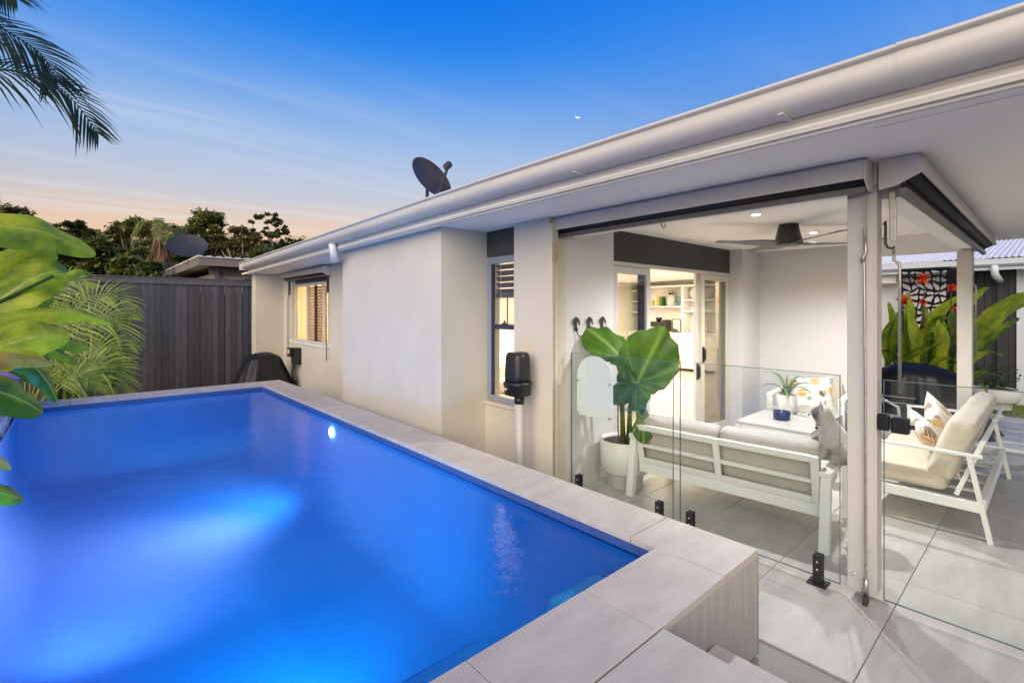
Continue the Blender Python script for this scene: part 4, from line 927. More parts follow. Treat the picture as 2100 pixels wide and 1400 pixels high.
# ================================================================== FAN, DOWNLIGHTS, HOOKS
fan = thing('ceiling_fan', 'dark four blade ceiling fan on the alfresco ceiling', 'ceiling fan', (5.0, 1.69, 2.42))
MB().lathe([(.082, 2.419), (.086, 2.40), (.122, 2.245), (.124, 2.232), (.11, 2.222), (0, 2.218)], 32, (5.0, 1.69, 0)).build('motor', 'fan_dark', fan, smooth=True)
for k in range(4):
    a = rad(-38 + 90 * k); R = Matrix.Rotation(a, 3, 'Z')
    def fb(u, v):
        r = .09 + .61 * u; w = .036 + .032 * math.sin(math.pi * min(1, u * 1.3 + .1)) * (1 - .3 * u); tw = rad(20 - 14 * u)
        y = (v - .5) * 2 * w; return Vector((5.0, 1.69, 2.238 + .01 * u)) + R @ Vector((r, y * math.cos(tw), y * math.sin(tw)))
    o = MB().grid(fb, 14, 4).build('blade', 'fan_blade', fan, smooth=True); md = o.modifiers.new('s', 'SOLIDIFY'); md.thickness = .007
for i, (x, y, l) in enumerate(((4.268, 1.696, 'round recessed ceiling downlight on the pool side of the ceiling fan'), (5.723, 1.696, 'round recessed ceiling downlight on the back wall side of the ceiling fan'))):
    d = thing('downlight', l, 'downlight', (x, y, 2.418), group='alfresco downlights')
    MB().lathe([(.036, 0), (.036, -.004), (.048, -.005), (.05, -.002), (.05, 0.0)], 28, (x, y, 2.4195), cap=False).build('rim', 'paint_white', d, smooth=True)
    MB().lathe([(0, 0), (.036, 0)], 24, (x, y, 2.4175), cap=False).build('lens', 'lamp_lens', d)
    light('downlight_lamp', 'SPOT', (x, y, 2.405), 160, (.98, .97, 1), .035, rot=(0, 0, 0), parent=d, spot=rad(150), blend=.7)
def hook(x, label):
    t = thing('palm_tree_hook', label, 'wall hook', (x, 2.92, 1.45), group='palm tree shaped wall hooks')
    MB().tube([(x + .004, 2.913, 1.43), (x - .008, 2.912, 1.46), (x - .003, 2.911, 1.505)], [.020, .014, .010], 8).build('trunk', 'dark_metal', t, smooth=True)
    for a in (-200, -160, -110, -70, -20, 20):
        c, s = math.cos(rad(a)), -math.sin(rad(a)); MB().tube([(x - .003, 2.911, 1.505), (x - .003 + c * .03, 2.906, 1.515 + .02 * s + .008), (x - .003 + c * .052, 2.906, 1.498 + .03 * s - .014)], [.008, .010, .004], 6).build('frond', 'dark_metal', t)
    MB().tube([(x + .004, 2.913, 1.44), (x + .012, 2.905, 1.39), (x + .03, 2.885, 1.37), (x + .05, 2.87, 1.38), (x + .055, 2.868, 1.40)], .0055, 8).build('hook_arm', 'dark_metal', t, smooth=True)
for x, l in ((3.37, 'dark metal palm tree hook nearest the cable guide'), (3.557, 'middle dark metal palm tree hook of the row'), (3.755, 'dark metal palm tree hook nearest the sliding door')): hook(x, l)

# ================================================================== WALL EQUIPMENT
cn = thing('pump_canister', 'black rounded canister mounted on a grey pipe beside the tall window', 'canister', (2.86, 3.14, 0))
def sq(rx, ry, z, n=24, c=(2.86, 3.14), e=3.2):
    return [(c[0] + rx * math.copysign(abs(math.cos(q)) ** (2 / e), math.cos(q)), c[1] + ry * math.copysign(abs(math.sin(q)) ** (2 / e), math.sin(q)), z) for q in [2 * math.pi * k / n for k in range(n)]]
def loft(rings):
    mb = MB(); n = len(rings[0])
    for r in rings: mb.v += r
    for i in range(len(rings) - 1):
        for j in range(n): mb.f.append((i * n + j, i * n + (j + 1) % n, (i + 1) * n + (j + 1) % n, (i + 1) * n + j))
    mb.f.append(tuple(range(n))[::-1]); mb.f.append(tuple((len(rings) - 1) * n + j for j in range(n))); return mb
loft([sq(.095, .105, .985), sq(.095, .106, 1.05), sq(.09, .10, 1.19), sq(.084, .094, 1.225), sq(.07, .08, 1.243), sq(.05, .06, 1.247)]).build('cap', 'black_plastic', cn, smooth=True)
MB().lathe([(.02, 0), (.0, .001)], 12, (2.86, 3.14, 1.2475)).build('lid_mark', 'alu', cn)
loft([sq(.075, .085, .865), sq(.098, .108, .875), sq(.100, .112, .955), sq(.107, .118, .958), sq(.107, .118, .985), sq(.10, .11, .987)]).build('body', 'black_plastic', cn, smooth=True)
B(2.758, 2.762, 3.17, 3.215, .92, .935).build('maker_plate', 'alu', cn)
MB().lathe([(.045, .80), (.045, .864)], 20, (2.86, 3.12, 0)).build('union', 'black_gloss', cn, smooth=True)
MB().tube([(2.86, 3.12, .80), (2.862, 3.115, .4), (2.865, 3.11, -.02)], .037, 16).build('pipe', 'pipe_grey', cn, smooth=True)
mb_ = thing('control_box', 'small black control box with dangling cables under the bedroom window', 'control box', (3.03, 9.55, .6))
B(2.97, 3.079, 9.36, 9.62, .60, .90).build('box', 'black_plastic', mb_, bevel=.01); B(2.93, 2.969, 9.52, 9.74, .72, .90).build('unit', 'black_plastic', mb_, bevel=.01); B(2.927, 2.93, 9.60, 9.68, .79, .86).build('display', 'acrylic', mb_)
for k in range(6):
    y = 9.40 + .05 * k; MB().tube([(3.0, y, .60), (2.98, y + .04 * math.sin(k), .45), (3.0, y - .03, .3), (3.03, y + .02, .1)], .007, 6).build('cable', 'black_plastic', mb_)
# ---- covered barbecues
def cover(name, label, c, sx, sy, h, seed, crown=.35, top=.55):
    """draped cover with radiating folds"""
    mb = MB(); na, nr = 72, 16; c = Vector(c)
    for i in range(nr + 1):
        f = i / nr
        for j in range(na):
            q = 2 * math.pi * j / na; k = (abs(math.cos(q)) ** 3.4 + abs(math.sin(q)) ** 3.4) ** (-1 / 3.4)
            if f < .4: r = top * (f / .4); z = h - crown * h * .25 * (f / .4) ** 2
            else: g = (f - .4) / .6; r = top + (1 - top) * g ** 1.0; z = (h - crown * h * .25) * (1 - g) + .02 * g
            fold = (.6 - abs(mnoise.noise(Vector((math.cos(q) * 2.4, math.sin(q) * 2.4, seed)))) * 2.2 - .9 * abs(mnoise.noise(Vector((math.cos(q) * 6, math.sin(q) * 6, seed + 3 + f * .5))))) * .26 * max(0, f - .12)
            r *= 1 + fold
            mb.v.append(tuple(c + Vector((sx * k * r * math.cos(q), sy * k * r * math.sin(q), z + .02 * mnoise.noise(Vector((q * 2, f * 5, seed)))))))
    for i in range(nr):
        for j in range(na): mb.f.append((i * na + j, i * na + (j + 1) % na, (i + 1) * na + (j + 1) % na, (i + 1) * na + j))
    return tag(mb.build(name, 'cover_black', None, smooth=True), label, 'barbecue')
cover('covered_barbecue', 'black vinyl covered barbecue standing by the charcoal fence', (2.52, 9.75, 0), .58, .48, .82, 3, .35, .46)
cover('covered_barbecue', 'black vinyl covered barbecue in front of the canna plants', (8.55, 1.28, 0), .46, .76, .88, 8, .6, .60)

# ---- satellite dishes
def dish(name, label, c, r, az, el, mat, arm, foot, mark=True):
    t = thing(name, label, 'satellite dish', foot)
    d = Vector((math.sin(az) * math.cos(el), math.cos(az) * math.cos(el), math.sin(el))); R = d.to_track_quat('Z', 'Y').to_matrix(); c = Vector(c)
    prof = [(r * k / 10, .14 * r * (k / 10) ** 2) for k in range(11)] + [(r * 1.015, .145 * r), (r * 1.0, .12 * r)] + [(r * k / 10, .14 * r * (k / 10) ** 2 - .02) for k in range(9, -1, -1)]
    S = Matrix.Diagonal((1.0, .93, 1)); MB().lathe(prof, 48, c, R @ S, cap=False).build('reflector', mat, t, smooth=True)
    up = (R @ Vector((0, 1, 0))); lo = c - up * r * .88 if up.z > 0 else c + up * r * .88
    tip = c + d * r * 1.05 + Vector((0, 0, -.05 if arm else .0)); MB().bar(lo, tip, .028, .028).build('feed_arm', 'dark_metal', t)
    MB().obox(tip + Vector((0, 0, .02)), (.07, .07, .11), R).build('receiver', 'dark_metal', t, bevel=.008)
    MB().tube([c - d * .02, c - d * .06 - Vector((0, 0, .08)), Vector(foot)], .024, 10).build('mast', 'dark_metal', t)
    MB().tube([lo, lo + Vector((.05, .15, -.08)), Vector(foot) + Vector((-.1, .25, .02))], .006, 6).build('cable', 'wire', t)
    return t
c1 = atX(882, 368, 3.6); dish('satellite_dish', 'weathered brown grey satellite dish on the near roof', c1, .345, rad(166), rad(27), 'dish_grey', True, (3.64, 5.9, 2.68))
c2 = atY(385, 506, 15.5); dish('satellite_dish', 'plain grey satellite dish on the neighbouring roof', c2, .46, rad(192), rad(40), 'dish_dark', False, (2.35, 15.6, 2.92))
MB().tube([atX(690, 500, 2.40), atX(683, 490, 2.36), atX(690, 472, 2.34), atX(712, 467, 2.33), atX(740, 463, 2.40)], .006, 6).build('roof_cable', 'wire'); tag(bpy.data.objects['roof_cable'], 'thin dark cable looping over the gutter by the downpipe', 'cable')
# ================================================================== NEIGHBOUR, WING, GARDEN
nb = thing('neighbour_house', 'low brown neighbouring house with pale roof behind the charcoal fence', 'house', (5, 16, 0))
B(2.75, 9.0, 14.75, 21.5, -.06, 2.62).build('wall', 'neigh_wall', nb)
B(2.20, 9.2, 14.0, 22, 2.80, 2.825).build('soffit', 'neigh_cream', nb)
MB().box(2.16, 9.25, 13.96, 14.0, 2.70, 2.90).box(2.16, 2.20, 14.0, 22, 2.70, 2.90).build('fascia', 'neigh_fascia', nb)
MB().box(2.62, 2.72, 14.62, 14.72, -.06, 2.8).build('post', 'neigh_fascia', nb); B(5.0, 5.18, 14.55, 14.7, -.06, 2.8).build('post', 'neigh_cream', nb)
MB().box(2.5, 2.74, 14.66, 14.70, 2.52, 2.8).box(2.74, 9, 14.70, 14.745, 2.52, 2.8).build('beam', 'neigh_fascia', nb)
for a in (3.35, 5.35): B(a, a + 1.2, 14.72, 14.748, 1.4, 2.45).build('window', 'clad_dark', nb)
rfm = MB(); ncor = 34
for k in range(ncor):
    x0 = 2.14 + (9.25 - 2.14) * k / ncor; x1 = 2.14 + (9.25 - 2.14) * (k + 1) / ncor; w = x1 - x0
    rfm.box(x0, x0 + w * .45, 13.93, 22, 2.901, 2.945); rfm.box(x0 + w * .45, x1, 13.93, 22, 2.901, 2.92)
rfm.build('roof', 'roof_metal', nb)
# ---- garden wing
wg = thing('garden_wing', 'dark boarded garden wing with white gutter and corrugated roof edge', 'outbuilding', (13, 0, 0))
B(12.03, 16, -4, 1.93, -.06, 2.5).build('wall_core', 'clad_dark', wg)
y = .47
while y < 1.20: B(12.0, 12.028, y, min(y + .094, 1.24), .02, 2.32).build('cladding_board', 'clad_dark', wg, bevel=.002); y += .099
B(11.97, 12.028, .33, .465, -.05, 2.32).build('corner_board', 'wing_white', wg)
B(11.985, 12.02, -1.6, .30, .0, 2.2).build('door', 'paint_white', wg)
for k in range(16): MB().obox((11.975, .24, .95 + .06 * k), (.05, .12, .008), RY(45)).build('louvre_blade', 'wing_white', wg)
B(11.5, 12.03, -4, 2.9, 2.325, 2.345).build('soffit', 'paint_white', wg)
B(11.47, 11.50, -4, 2.9, 2.28, 2.44).build('fascia', 'wing_white', wg)
MB().prism([(11.47, -4, 2.36), (11.42, -4, 2.34), (11.37, -4, 2.37), (11.355, -4, 2.45), (11.375, -4, 2.46), (11.39, -4, 2.40), (11.47, -4, 2.40)], (0, 6.9, 0)).build('gutter', 'wing_white', wg)
mb = MB(); y = -4.0
while y < 2.9:
    for j in range(4): 
        q0, q1 = 2 * math.pi * j / 4, 2 * math.pi * (j + 1) / 4; a, b = y + .076 * j / 4, y + .076 * (j + 1) / 4; za, zb = 2.475 + .011 * math.cos(q0), 2.475 + .011 * math.cos(q1)
        mb.add([(11.36, a, za), (11.36, b, zb), (16, b, zb + .75), (16, a, za + .75)], [(0, 1, 2, 3)])
    y += .076
mb.build('roof', 'paint_white', wg, smooth=False)
MB().tube([(11.43, .70, 2.36), (11.43, .70, 2.26), (11.46, .695, 2.20), (11.60, .68, 2.16), (11.9, .66, 2.12)], .05, 14).build('downpipe', 'wing_white', wg, smooth=True)
B(11.94, 11.995, .62, .70, .0, 2.12).build('downpipe', 'clad_dark', wg)
B(12.0, 12.028, 1.245, 2.9, -.05, 2.32).build('white_wall', 'paint_white', wg); B(11.62, 12.0, 2.05, 2.9, 2.12, 2.32).build('eave_box', 'inner_wall', wg)
MB().box(11.93, 11.99, 2.0, 2.06, 1.85, 1.9).tube([(11.9, 2.03, 1.9), (11.85, 2.02, 1.7), (11.92, 2.03, 1.5)], .02, 8).build('tap', 'dark_metal', wg)
# ---- laser cut screen
sc_ = thing('leaf_screen', 'black laser cut screen with leaf shaped openings behind the canna flowers', 'screen', (11.2, 1.58, 0))
def leafscreen():
    y0, y1, z0, z1, nx, nz = 1.27, 1.89, .95, 2.31, 6, 12; rr = random.Random(9); mb = MB(); X = 11.2
    G = {}
    for i in range(nx + 1):
        for j in range(nz + 1):
            jx = 0 if i in (0, nx) else rr.uniform(-.046, .046); jz = 0 if j in (0, nz) else rr.uniform(-.050, .050); G[i, j] = (y0 + (y1 - y0) * i / nx + jx, z0 + (z1 - z0) * j / nz + jz)
    for i in range(nx):
        for j in range(nz):
            Q = [G[i, j], G[i + 1, j], G[i + 1, j + 1], G[i, j + 1]]; cx = sum(q[0] for q in Q) / 4; cz = sum(q[1] for q in Q) / 4
            outer = [(Q[k][0] + (Q[(k + 1) % 4][0] - Q[k][0]) * t / 4, Q[k][1] + (Q[(k + 1) % 4][1] - Q[k][1]) * t / 4) for k in range(4) for t in range(4)]
            ang = rr.uniform(-.7, .7); inner = []
            for a, b in outer:
                d = math.hypot(a - cx, b - cz); q = math.atan2(b - cz, a - cx); s = .84 - .34 * abs(math.sin(q - ang)) ** 1.5 * 1.0 + .02; inner.append((cx + (a - cx) * s, cz + (b - cz) * s))
            o = len(mb.v); n = 16
            for x in (X, X + .006):
                mb.v += [(x, a, b) for a, b in outer] + [(x, a, b) for a, b in inner]
            for k in range(n):
                k1 = (k + 1) % n; mb.f.append((o + k, o + k1, o + n + k1, o + n + k)); mb.f.append((o + 2 * n + k, o + 2 * n + k1, o + 3 * n + k1, o + 3 * n + k)); mb.f.append((o + n + k, o + n + k1, o + 3 * n + k1, o + 3 * n + k))
    mb.build('screen_panel', 'screen_black', sc_, fix=False)
    MB().box(X - .01, X + .03, y0 - .04, y0, 0, 2.35).box(X - .01, X + .03, y1, y1 + .04, 0, 2.35).box(X - .01, X + .03, y0, y1, 2.31, 2.35).box(X - .01, X + .03, y0, y1, .91, .95).build('screen_frame', 'screen_black', sc_)
    B(X, X + .02, 1.14, y0 - .042, 0.0, 2.33).build('solid_panel', 'screen_black', sc_)
leafscreen()
# ---- white bowl planter with small shrub by the wing
wp = thing('white_bowl_planter', 'wide white two tier planter with a leafy shrub by the dark wing', 'planter', (11.0, .68, .03))
MB().lathe([(.20, 0), (.21, .01), (.21, .10), (.26, .115), (.29, .13), (.295, .32), (.28, .325), (.27, .30)], 40, cap=False).build('pot', 'pot_white', wp, local=True, smooth=True); MB().lathe([(.275, .295), (0, .30)], 20, cap=False).build('soil', 'soil', wp, local=True)
mb = MB(); rr = random.Random(21)
for _ in range(420):
    a = rr.uniform(0, 6.28); r = rr.uniform(0, .26); z = .33 + rr.random() ** 1.3 * .34; p = Vector((r * math.cos(a), r * math.sin(a) + .05 * math.sin(z * 9), z)); d = Vector((rr.uniform(-1, 1), rr.uniform(-1, 1), rr.uniform(-.3, .8))).normalized(); s = d.cross(Vector((rr.random(), rr.random(), 1))).normalized(); l = rr.uniform(.035, .06)
    mb.add([p, p + d * l * .5 + s * l * .28, p + d * l, p + d * l * .5 - s * l * .28], [(0, 1, 2, 3)]); mb.tone += [rr.random()] * 4; mb.rib += [0] * 4
mb.build('foliage', 'house_plant', wp, local=True, fix=False)
for k in range(5): MB().tube([(0, 0, .3), (.08 * math.cos(k * 1.3), .08 * math.sin(k * 1.3), .45), (.16 * math.cos(k * 1.3), .16 * math.sin(k * 1.3), .58)], [.008, .006, .003], 5).build('branch', 'bark', wp, local=True)
# ---- grey scooter-like pump equipment between sofa and cover
pq = thing('pool_cleaner', 'pale grey pool cleaner unit under the covered barbecue', 'pool cleaner', (7.55, 1.42, .0))
loft([[(7.55 + a * .9, 1.42 + b, z) for a, b, z in [(x - 2.86, y - 3.14, z) for x, y, z in sq(.15, .17, zz)]] for zz in (.0, .12, .2)] + [[(7.55 + (x - 2.86) * .6, 1.42 + (y - 3.14) * .6, .30) for x, y, _ in sq(.15, .17, .3)]]).build('body', 'pipe_grey', pq, smooth=True)
MB().tube([(7.5, 1.55, .2), (7.5, 1.6, .42), (7.5, 1.45, .5), (7.5, 1.3, .42), (7.5, 1.28, .22)], .018, 8).build('handle', 'pipe_grey', pq, smooth=True)

# ================================================================== FOLIAGE BUILDERS
def px(pts, fn, c, dz=0): return [fn(u, v, c + (k * dz)) for k, (u, v) in enumerate(pts)]
ripe = lambda t: max(.03, (math.sin(math.pi * min(1, max(0, t * .96 + .02)) ** .8)) ** .62)
st = thing('strelitzia_plant', 'clump of broad glossy yellow green paddle leaves rising from the stone planter', 'plant', (-.95, 4.0, .93))
LV = [  # path in photo pixels, plane distance, half width in metres, side tilt, material, fold
    ([(-170, 560), (-60, 470), (60, 470), (130, 492), (196, 522)], 4.0, .125, (0, .55, 1), 'strelitzia', .30, .5),
    ([(-120, 620), (-40, 575), (50, 528), (118, 524)], 4.15, .125, (0, .5, 1), 'strelitzia', .25, .55),
    ([(-150, 690), (-40, 640), (60, 575), (118, 556), (145, 565)], 3.9, .145, (0, .6, 1), 'strelitzia', .25, .35),
    ([(110, 566), (140, 568), (165, 558), (190, 563)], 3.95, .030, (0, .5, 1), 'strelitzia', .3, .6),
    ([(-120, 690), (-20, 655), (60, 620), (108, 606)], 4.3, .10, (0, .7, 1), 'strelitzia', .2, .3),
    ([(-40, 650), (22, 652), (90, 642), (160, 642), (229, 663)], 3.75, .062, (0, .7, 1), 'strelitzia', .5, .6),
    ([(-150, 760), (-30, 722), (70, 690), (142, 690)], 3.6, .135, (0, .6, 1), 'strelitzia', .22, .5),
    ([(60, 668), (110, 690), (150, 708), (182, 712)], 3.9, .045, (0, .6, 1), 'strelitzia', .4, .45),
    ([(-80, 752), (0, 738), (60, 738), (112, 746)], 3.5, .045, (0, .6, 1), 'strelitzia_old', .4, .8),
    ([(-20, 735), (60, 712), (110, 720), (165, 748)], 4.1, .05, (0, .6, 1), 'strelitzia', .4, .1),
    ([(0, 735), (60, 745), (95, 780), (118, 824)], 3.8, .055, (.5, .6, .7), 'strelitzia', .5, .0),
    ([(-120, 780), (-30, 795), (40, 818), (88, 846)], 3.2, .105, (0, .6, 1), 'strelitzia', .3, -.1),
    ([(-50, 900), (-10, 935), (24, 962)], 3.2, .035, (0, .5, 1), 'strelitzia_old', .3, .3),
    ([(-90, 985), (-20, 1005), (20, 1015), (49, 1024)], 3.0, .050, (0, .5, 1), 'strelitzia', .3, .0),
    ([(-150, 520), (-60, 500), (0, 540), (18, 600)], 4.4, .09, (0, .5, 1), 'strelitzia', .3, .2),
    ([(-60, 800), (0, 760), (60, 770), (95, 790)], 4.2, .05, (0, .6, 1), 'strelitzia', .4, -.1)]
for i, (pts, yp, hw, sd, mt, fo, tn) in enumerate(LV):
    P = [atY(u, v, yp + .05 * k) for k, (u, v) in enumerate(pts)]
    mbx = strap_leaf(MB(), P, hw, sd, fo, 26, 5, .10, i * 1.7, ripe, (tn - .1, tn + .6))
    if mt == 'strelitzia_old': mbx.tone = [min(1.2, t + .6 * (k / len(mbx.tone))) for k, t in enumerate(mbx.tone)]
    mbx.build('leaf', mt, st, smooth=True, fix=False)
    b = P[0]; MB().tube([(-1.0 + .05 * math.sin(i), 4.0 - .3 + .04 * i, .92), ((-1.0 + b.x) / 2 - .05, (4 + b.y) / 2, (.93 + b.z) / 2 + .1), b], [.016, .013, .009], 8).build('stalk', 'strelitzia', st, smooth=True)
fl = strap_leaf(MB(), [atY(-30, 768, 3.4), atY(10, 768, 3.4), atY(42, 776, 3.4)], .022, (0, .5, 1), .8, 10, 2, seed=1); fl.build('flower_spathe', 'flower_purple', st, smooth=True, fix=False)

def frond(parent, P, n, llen, width, mat, droop=.35, seed=0, stalk=.2, name='frond', up=(0, 0, 1), spread=.95, rr_=.011):
    """feather frond: P = points along the rib"""
    P = [Vector(p) for p in P]; rr = random.Random(seed); K = len(P) - 1
    def cr(t):
        f = min(max(t, 0) * K, K - 1e-6); i = int(f); f -= i; p0, p1, p2, p3 = P[max(i - 1, 0)], P[i], P[i + 1], P[min(i + 2, K)]
        return .5 * ((2 * p1) + (p2 - p0) * f + (2 * p0 - 5 * p1 + 4 * p2 - p3) * f * f + (3 * p1 - p0 - 3 * p2 + p3) * f ** 3)
    mb = MB(); pts = [cr(k / 16) for k in range(17)]; mb.tube(pts, [rr_ * (1 - .8 * k / 16) for k in range(17)], 6, False); mb.tone += [.9] * len(mb.v); mb.rib += [0] * len(mb.v); up = Vector(up)
    for i in range(n):
        t = stalk + (1 - stalk) * (i / (n - 1)); c = cr(t); d = (cr(min(1, t + .03)) - cr(t - .03)).normalized(); s = d.cross(up)
        if s.length < 1e-3: s = Vector((1, 0, 0))
        s.normalize(); nn = s.cross(d)
        for sg in (-1, 1):
            u = (t - stalk) / (1 - stalk); l = llen * (math.sin(math.pi * (.16 + .80 * u)) ** .7) * rr.uniform(.88, 1.08); fw = .35 + .75 * u
            dirv = (s * sg * spread + d * fw + nn * rr.uniform(.10, .34)).normalized(); w = width * rr.uniform(.8, 1.1); tn = rr.random()
            wv = dirv.cross(nn).normalized() * w; prev = None; dz = droop * rr.uniform(.7, 1.3); o = len(mb.v)
            for q, ww in ((0, .5), (.3, 1), (.65, .8), (1, .05)):
                p = c + dirv * (l * q) + Vector((0, 0, -dz * l * q * q)); mb.v += [tuple(p - wv * ww), tuple(p + wv * ww)]; mb.tone += [tn * (.6 + .4 * q)] * 2; mb.rib += [0, 0]
            for k in range(3): mb.f.append((o + 2 * k, o + 2 * k + 1, o + 2 * k + 3, o + 2 * k + 2))
    return mb.build(name, mat, parent, fix=False, smooth=True)
ar = thing('golden_cane_palm', 'golden cane palm with arching feathery fronds in front of the charcoal fence', 'palm', (-.25, 9.6, 0))
for i, (pts, yp) in enumerate([([(60, 830), (110, 690), (180, 615), (235, 605), (268, 648)], 9.6), ([(70, 830), (110, 730), (180, 655), (235, 655), (263, 712)], 9.3), ([(80, 830), (130, 760), (190, 715), (225, 722), (243, 764)], 9.2),
        ([(90, 830), (140, 780), (185, 745), (230, 752), (253, 800)], 9.0), ([(60, 830), (100, 660), (150, 600), (190, 590), (225, 612)], 9.9), ([(50, 830), (60, 680), (90, 610), (140, 575), (180, 590)], 10.1),
        ([(80, 830), (120, 790), (150, 770), (180, 778), (195, 800)], 8.9), ([(60, 830), (70, 720), (110, 660), (160, 640), (205, 662)], 9.7), ([(40, 830), (10, 700), (-40, 640), (-90, 640)], 9.9), ([(100, 835), (120, 800), (140, 790), (160, 800)], 8.8),
        ([(70, 830), (120, 720), (170, 690), (215, 690), (240, 730)], 9.8), ([(50, 830), (90, 740), (140, 700), (180, 700), (215, 735)], 10.0), ([(60, 830), (100, 770), (130, 745), (165, 750), (190, 775)], 9.5)]):
    P = [atY(u, v, yp + (10 - yp) * .0 - .06 * k) for k, (u, v) in enumerate(pts)]; P[0].z = max(P[0].z, .0)
    if i in (4, 9, 11): continue
    frond(ar, P, 27, .46, .0125, 'areca', .36, 30 + i, .25, up=(-.25 + .1 * (i % 4), -.85, .45 - .12 * (i % 3)))
for k in range(6):
    x = -.35 + .09 * k; MB().tube([(x, 9.6 - .05 * k, -.06), (x + .02, 9.58 - .05 * k, .45), (x + .05, 9.5 - .05 * k, .95)], [.035, .03, .018], 8).build('cane', 'areca', ar, smooth=True)
pt = thing('palm_tree', 'tall palm tree beside the pool with dark drooping feather fronds against the sky', 'palm', (-2.3, 4.9, 0))
MB().tube([(-2.3, 4.9, -.06), (-2.28, 4.92, 1.5), (-2.24, 4.95, 3.0), (-2.2, 5.0, 3.9)], [.16, .12, .11, .09], 14).build('trunk', 'bark', pt, smooth=True)
cr0 = Vector((-2.2, 5.0, 3.9))
frond(pt, [cr0, atY(-160, 90, 5.0), atY(-60, 135, 5.0), atY(50, 150, 5.0), atY(135, 190, 5.0), atY(200, 272, 5.0)], 40, .44, .0095, 'palm_dark', .45, 3, .25, up=(0, -.7, .7))
frond(pt, [cr0, atY(-180, -40, 5.2), atY(-90, 10, 5.2), atY(10, 62, 5.2), atY(85, 112, 5.2), atY(118, 168, 5.2)], 36, .42, .0095, 'palm_dark', .40, 8, .25, up=(.1, -.75, .6))
frond(pt, [cr0, atY(-200, -130, 5.4), atY(-120, -110, 5.4), atY(-30, -60, 5.4), atY(30, -5, 5.4)], 30, .40, .0095, 'palm_dark', .35, 12, .25, up=(0, -.8, .6))
frond(pt, [cr0, atY(-230, 120, 5.0), atY(-150, 190, 5.0), atY(-60, 300, 5.0), atY(-6, 405, 5.0)], 44, .32, .012, 'palm_dark', .5, 17, .25)
for k in range(7):
    a = rad(150 + 38 * k); d = Vector((math.cos(a), math.sin(a), 0)); frond(pt, [cr0, cr0 + d * .6 + Vector((0, 0, .45)), cr0 + d * 1.3 + Vector((0, 0, .35)), cr0 + d * 1.9 + Vector((0, 0, -.25))], 40, .45, .013, 'palm_dark', .45, 40 + k, .2)

# ---- cannas
ca = thing('canna_clump', 'clump of broad leaved cannas with orange red flowers beyond the far post', 'plant', (9.6, 1.1, -.03))
CL = [([(1858, 735), (1862, 680), (1868, 640), (1860, 600)], 9.4, .085, .75), ([(1895, 740), (1905, 690), (1930, 640), (1968, 608)], 9.5, .10, .85), ([(1935, 760), (1935, 720), (1938, 690), (1930, 665)], 9.1, .075, .8),
      ([(1975, 720), (2020, 668), (2060, 630), (2112, 600)], 9.2, .12, .75), ([(1980, 725), (2020, 690), (2060, 640), (2130, 616)], 9.4, .10, .9), ([(1975, 735), (2010, 712), (2050, 680), (2090, 652)], 9.0, .075, .25), ([(1975, 745), (2000, 722), (2025, 702), (2040, 690)], 9.3, .06, .2),
      ([(1980, 640), (2000, 612), (2015, 596), (2028, 590)], 9.6, .05, .9), ([(1975, 765), (2000, 735), (2030, 722), (2055, 730)], 9.0, .05, .7), ([(1975, 790), (2005, 768), (2040, 768), (2060, 778)], 9.2, .05, .3),
      ([(1820, 760), (1830, 700), (1835, 660), (1822, 620)], 9.6, .08, .6), ([(1830, 780), (1850, 742), (1890, 720), (1935, 700)], 9.0, .06, .3), ([(1880, 770), (1900, 720), (1905, 690), (1890, 655)], 9.7, .085, .15), ([(1840, 770), (1845, 700), (1850, 660), (1840, 640)], 9.9, .085, .1),
      ([(1905, 770), (1900, 735), (1905, 705), (1912, 680)], 9.2, .075, .2), ([(1925, 770), (1945, 720), (1955, 680), (1950, 640)], 9.7, .09, .1), ([(1945, 770), (1950, 735), (1945, 690), (1925, 648)], 9.9, .08, .3), ([(1870, 765), (1850, 735), (1825, 720), (1800, 722)], 9.3, .06, .3),
      ([(1890, 780), (1860, 760), (1835, 755), (1815, 765)], 9.1, .055, .15), ([(1900, 765), (1920, 742), (1945, 735), (1965, 742)], 8.95, .05, .7), ([(1820, 740), (1815, 700), (1820, 680), (1835, 650)], 9.3, .07, .3), ([(1860, 760), (1880, 715), (1900, 670), (1895, 625)], 10.0, .09, .15),
      ([(1915, 780), (1930, 755), (1955, 745), (1985, 750)], 9.2, .055, .1), ([(1955, 770), (1975, 700), (1990, 660), (1985, 620)], 9.8, .09, .2), ([(1820, 790), (1840, 760), (1860, 745), (1885, 752)], 9.0, .055, .05), ([(1965, 790), (1990, 775), (2010, 785), (2025, 805)], 9.1, .04, .2)]
rcn = random.Random(15)
for k in range(20):
    u0 = rcn.uniform(1815, 1985); v0 = rcn.uniform(745, 790); du = rcn.uniform(-45, 60); CL.append(([(u0, v0), (u0 + du * .25, v0 - 45), (u0 + du * .6, v0 - 85), (u0 + du, v0 - rcn.uniform(85, 135))], rcn.uniform(8.95, 10.0), rcn.uniform(.06, .095), rcn.choice([.1, .3, .5, .8, .95])))
for i, (pts, xp, hw, tn) in enumerate(CL):
    P = [atX(u, v, xp - .03 * k) for k, (u, v) in enumerate(pts)]; strap_leaf(MB(), P, hw, (-.55, .7, .35), .28, 16, 3, .12, i * 1.3, ripe, (tn - .25, tn + .2)).build('leaf', 'canna', ca, smooth=True, fix=False)
    b = P[0]; MB().tube([(b.x + .15, b.y * .75 + .25, -.03), (b.x + .06, b.y, b.z * .5), b], [.014, .012, .008], 6).build('stem', 'canna', ca, smooth=True)
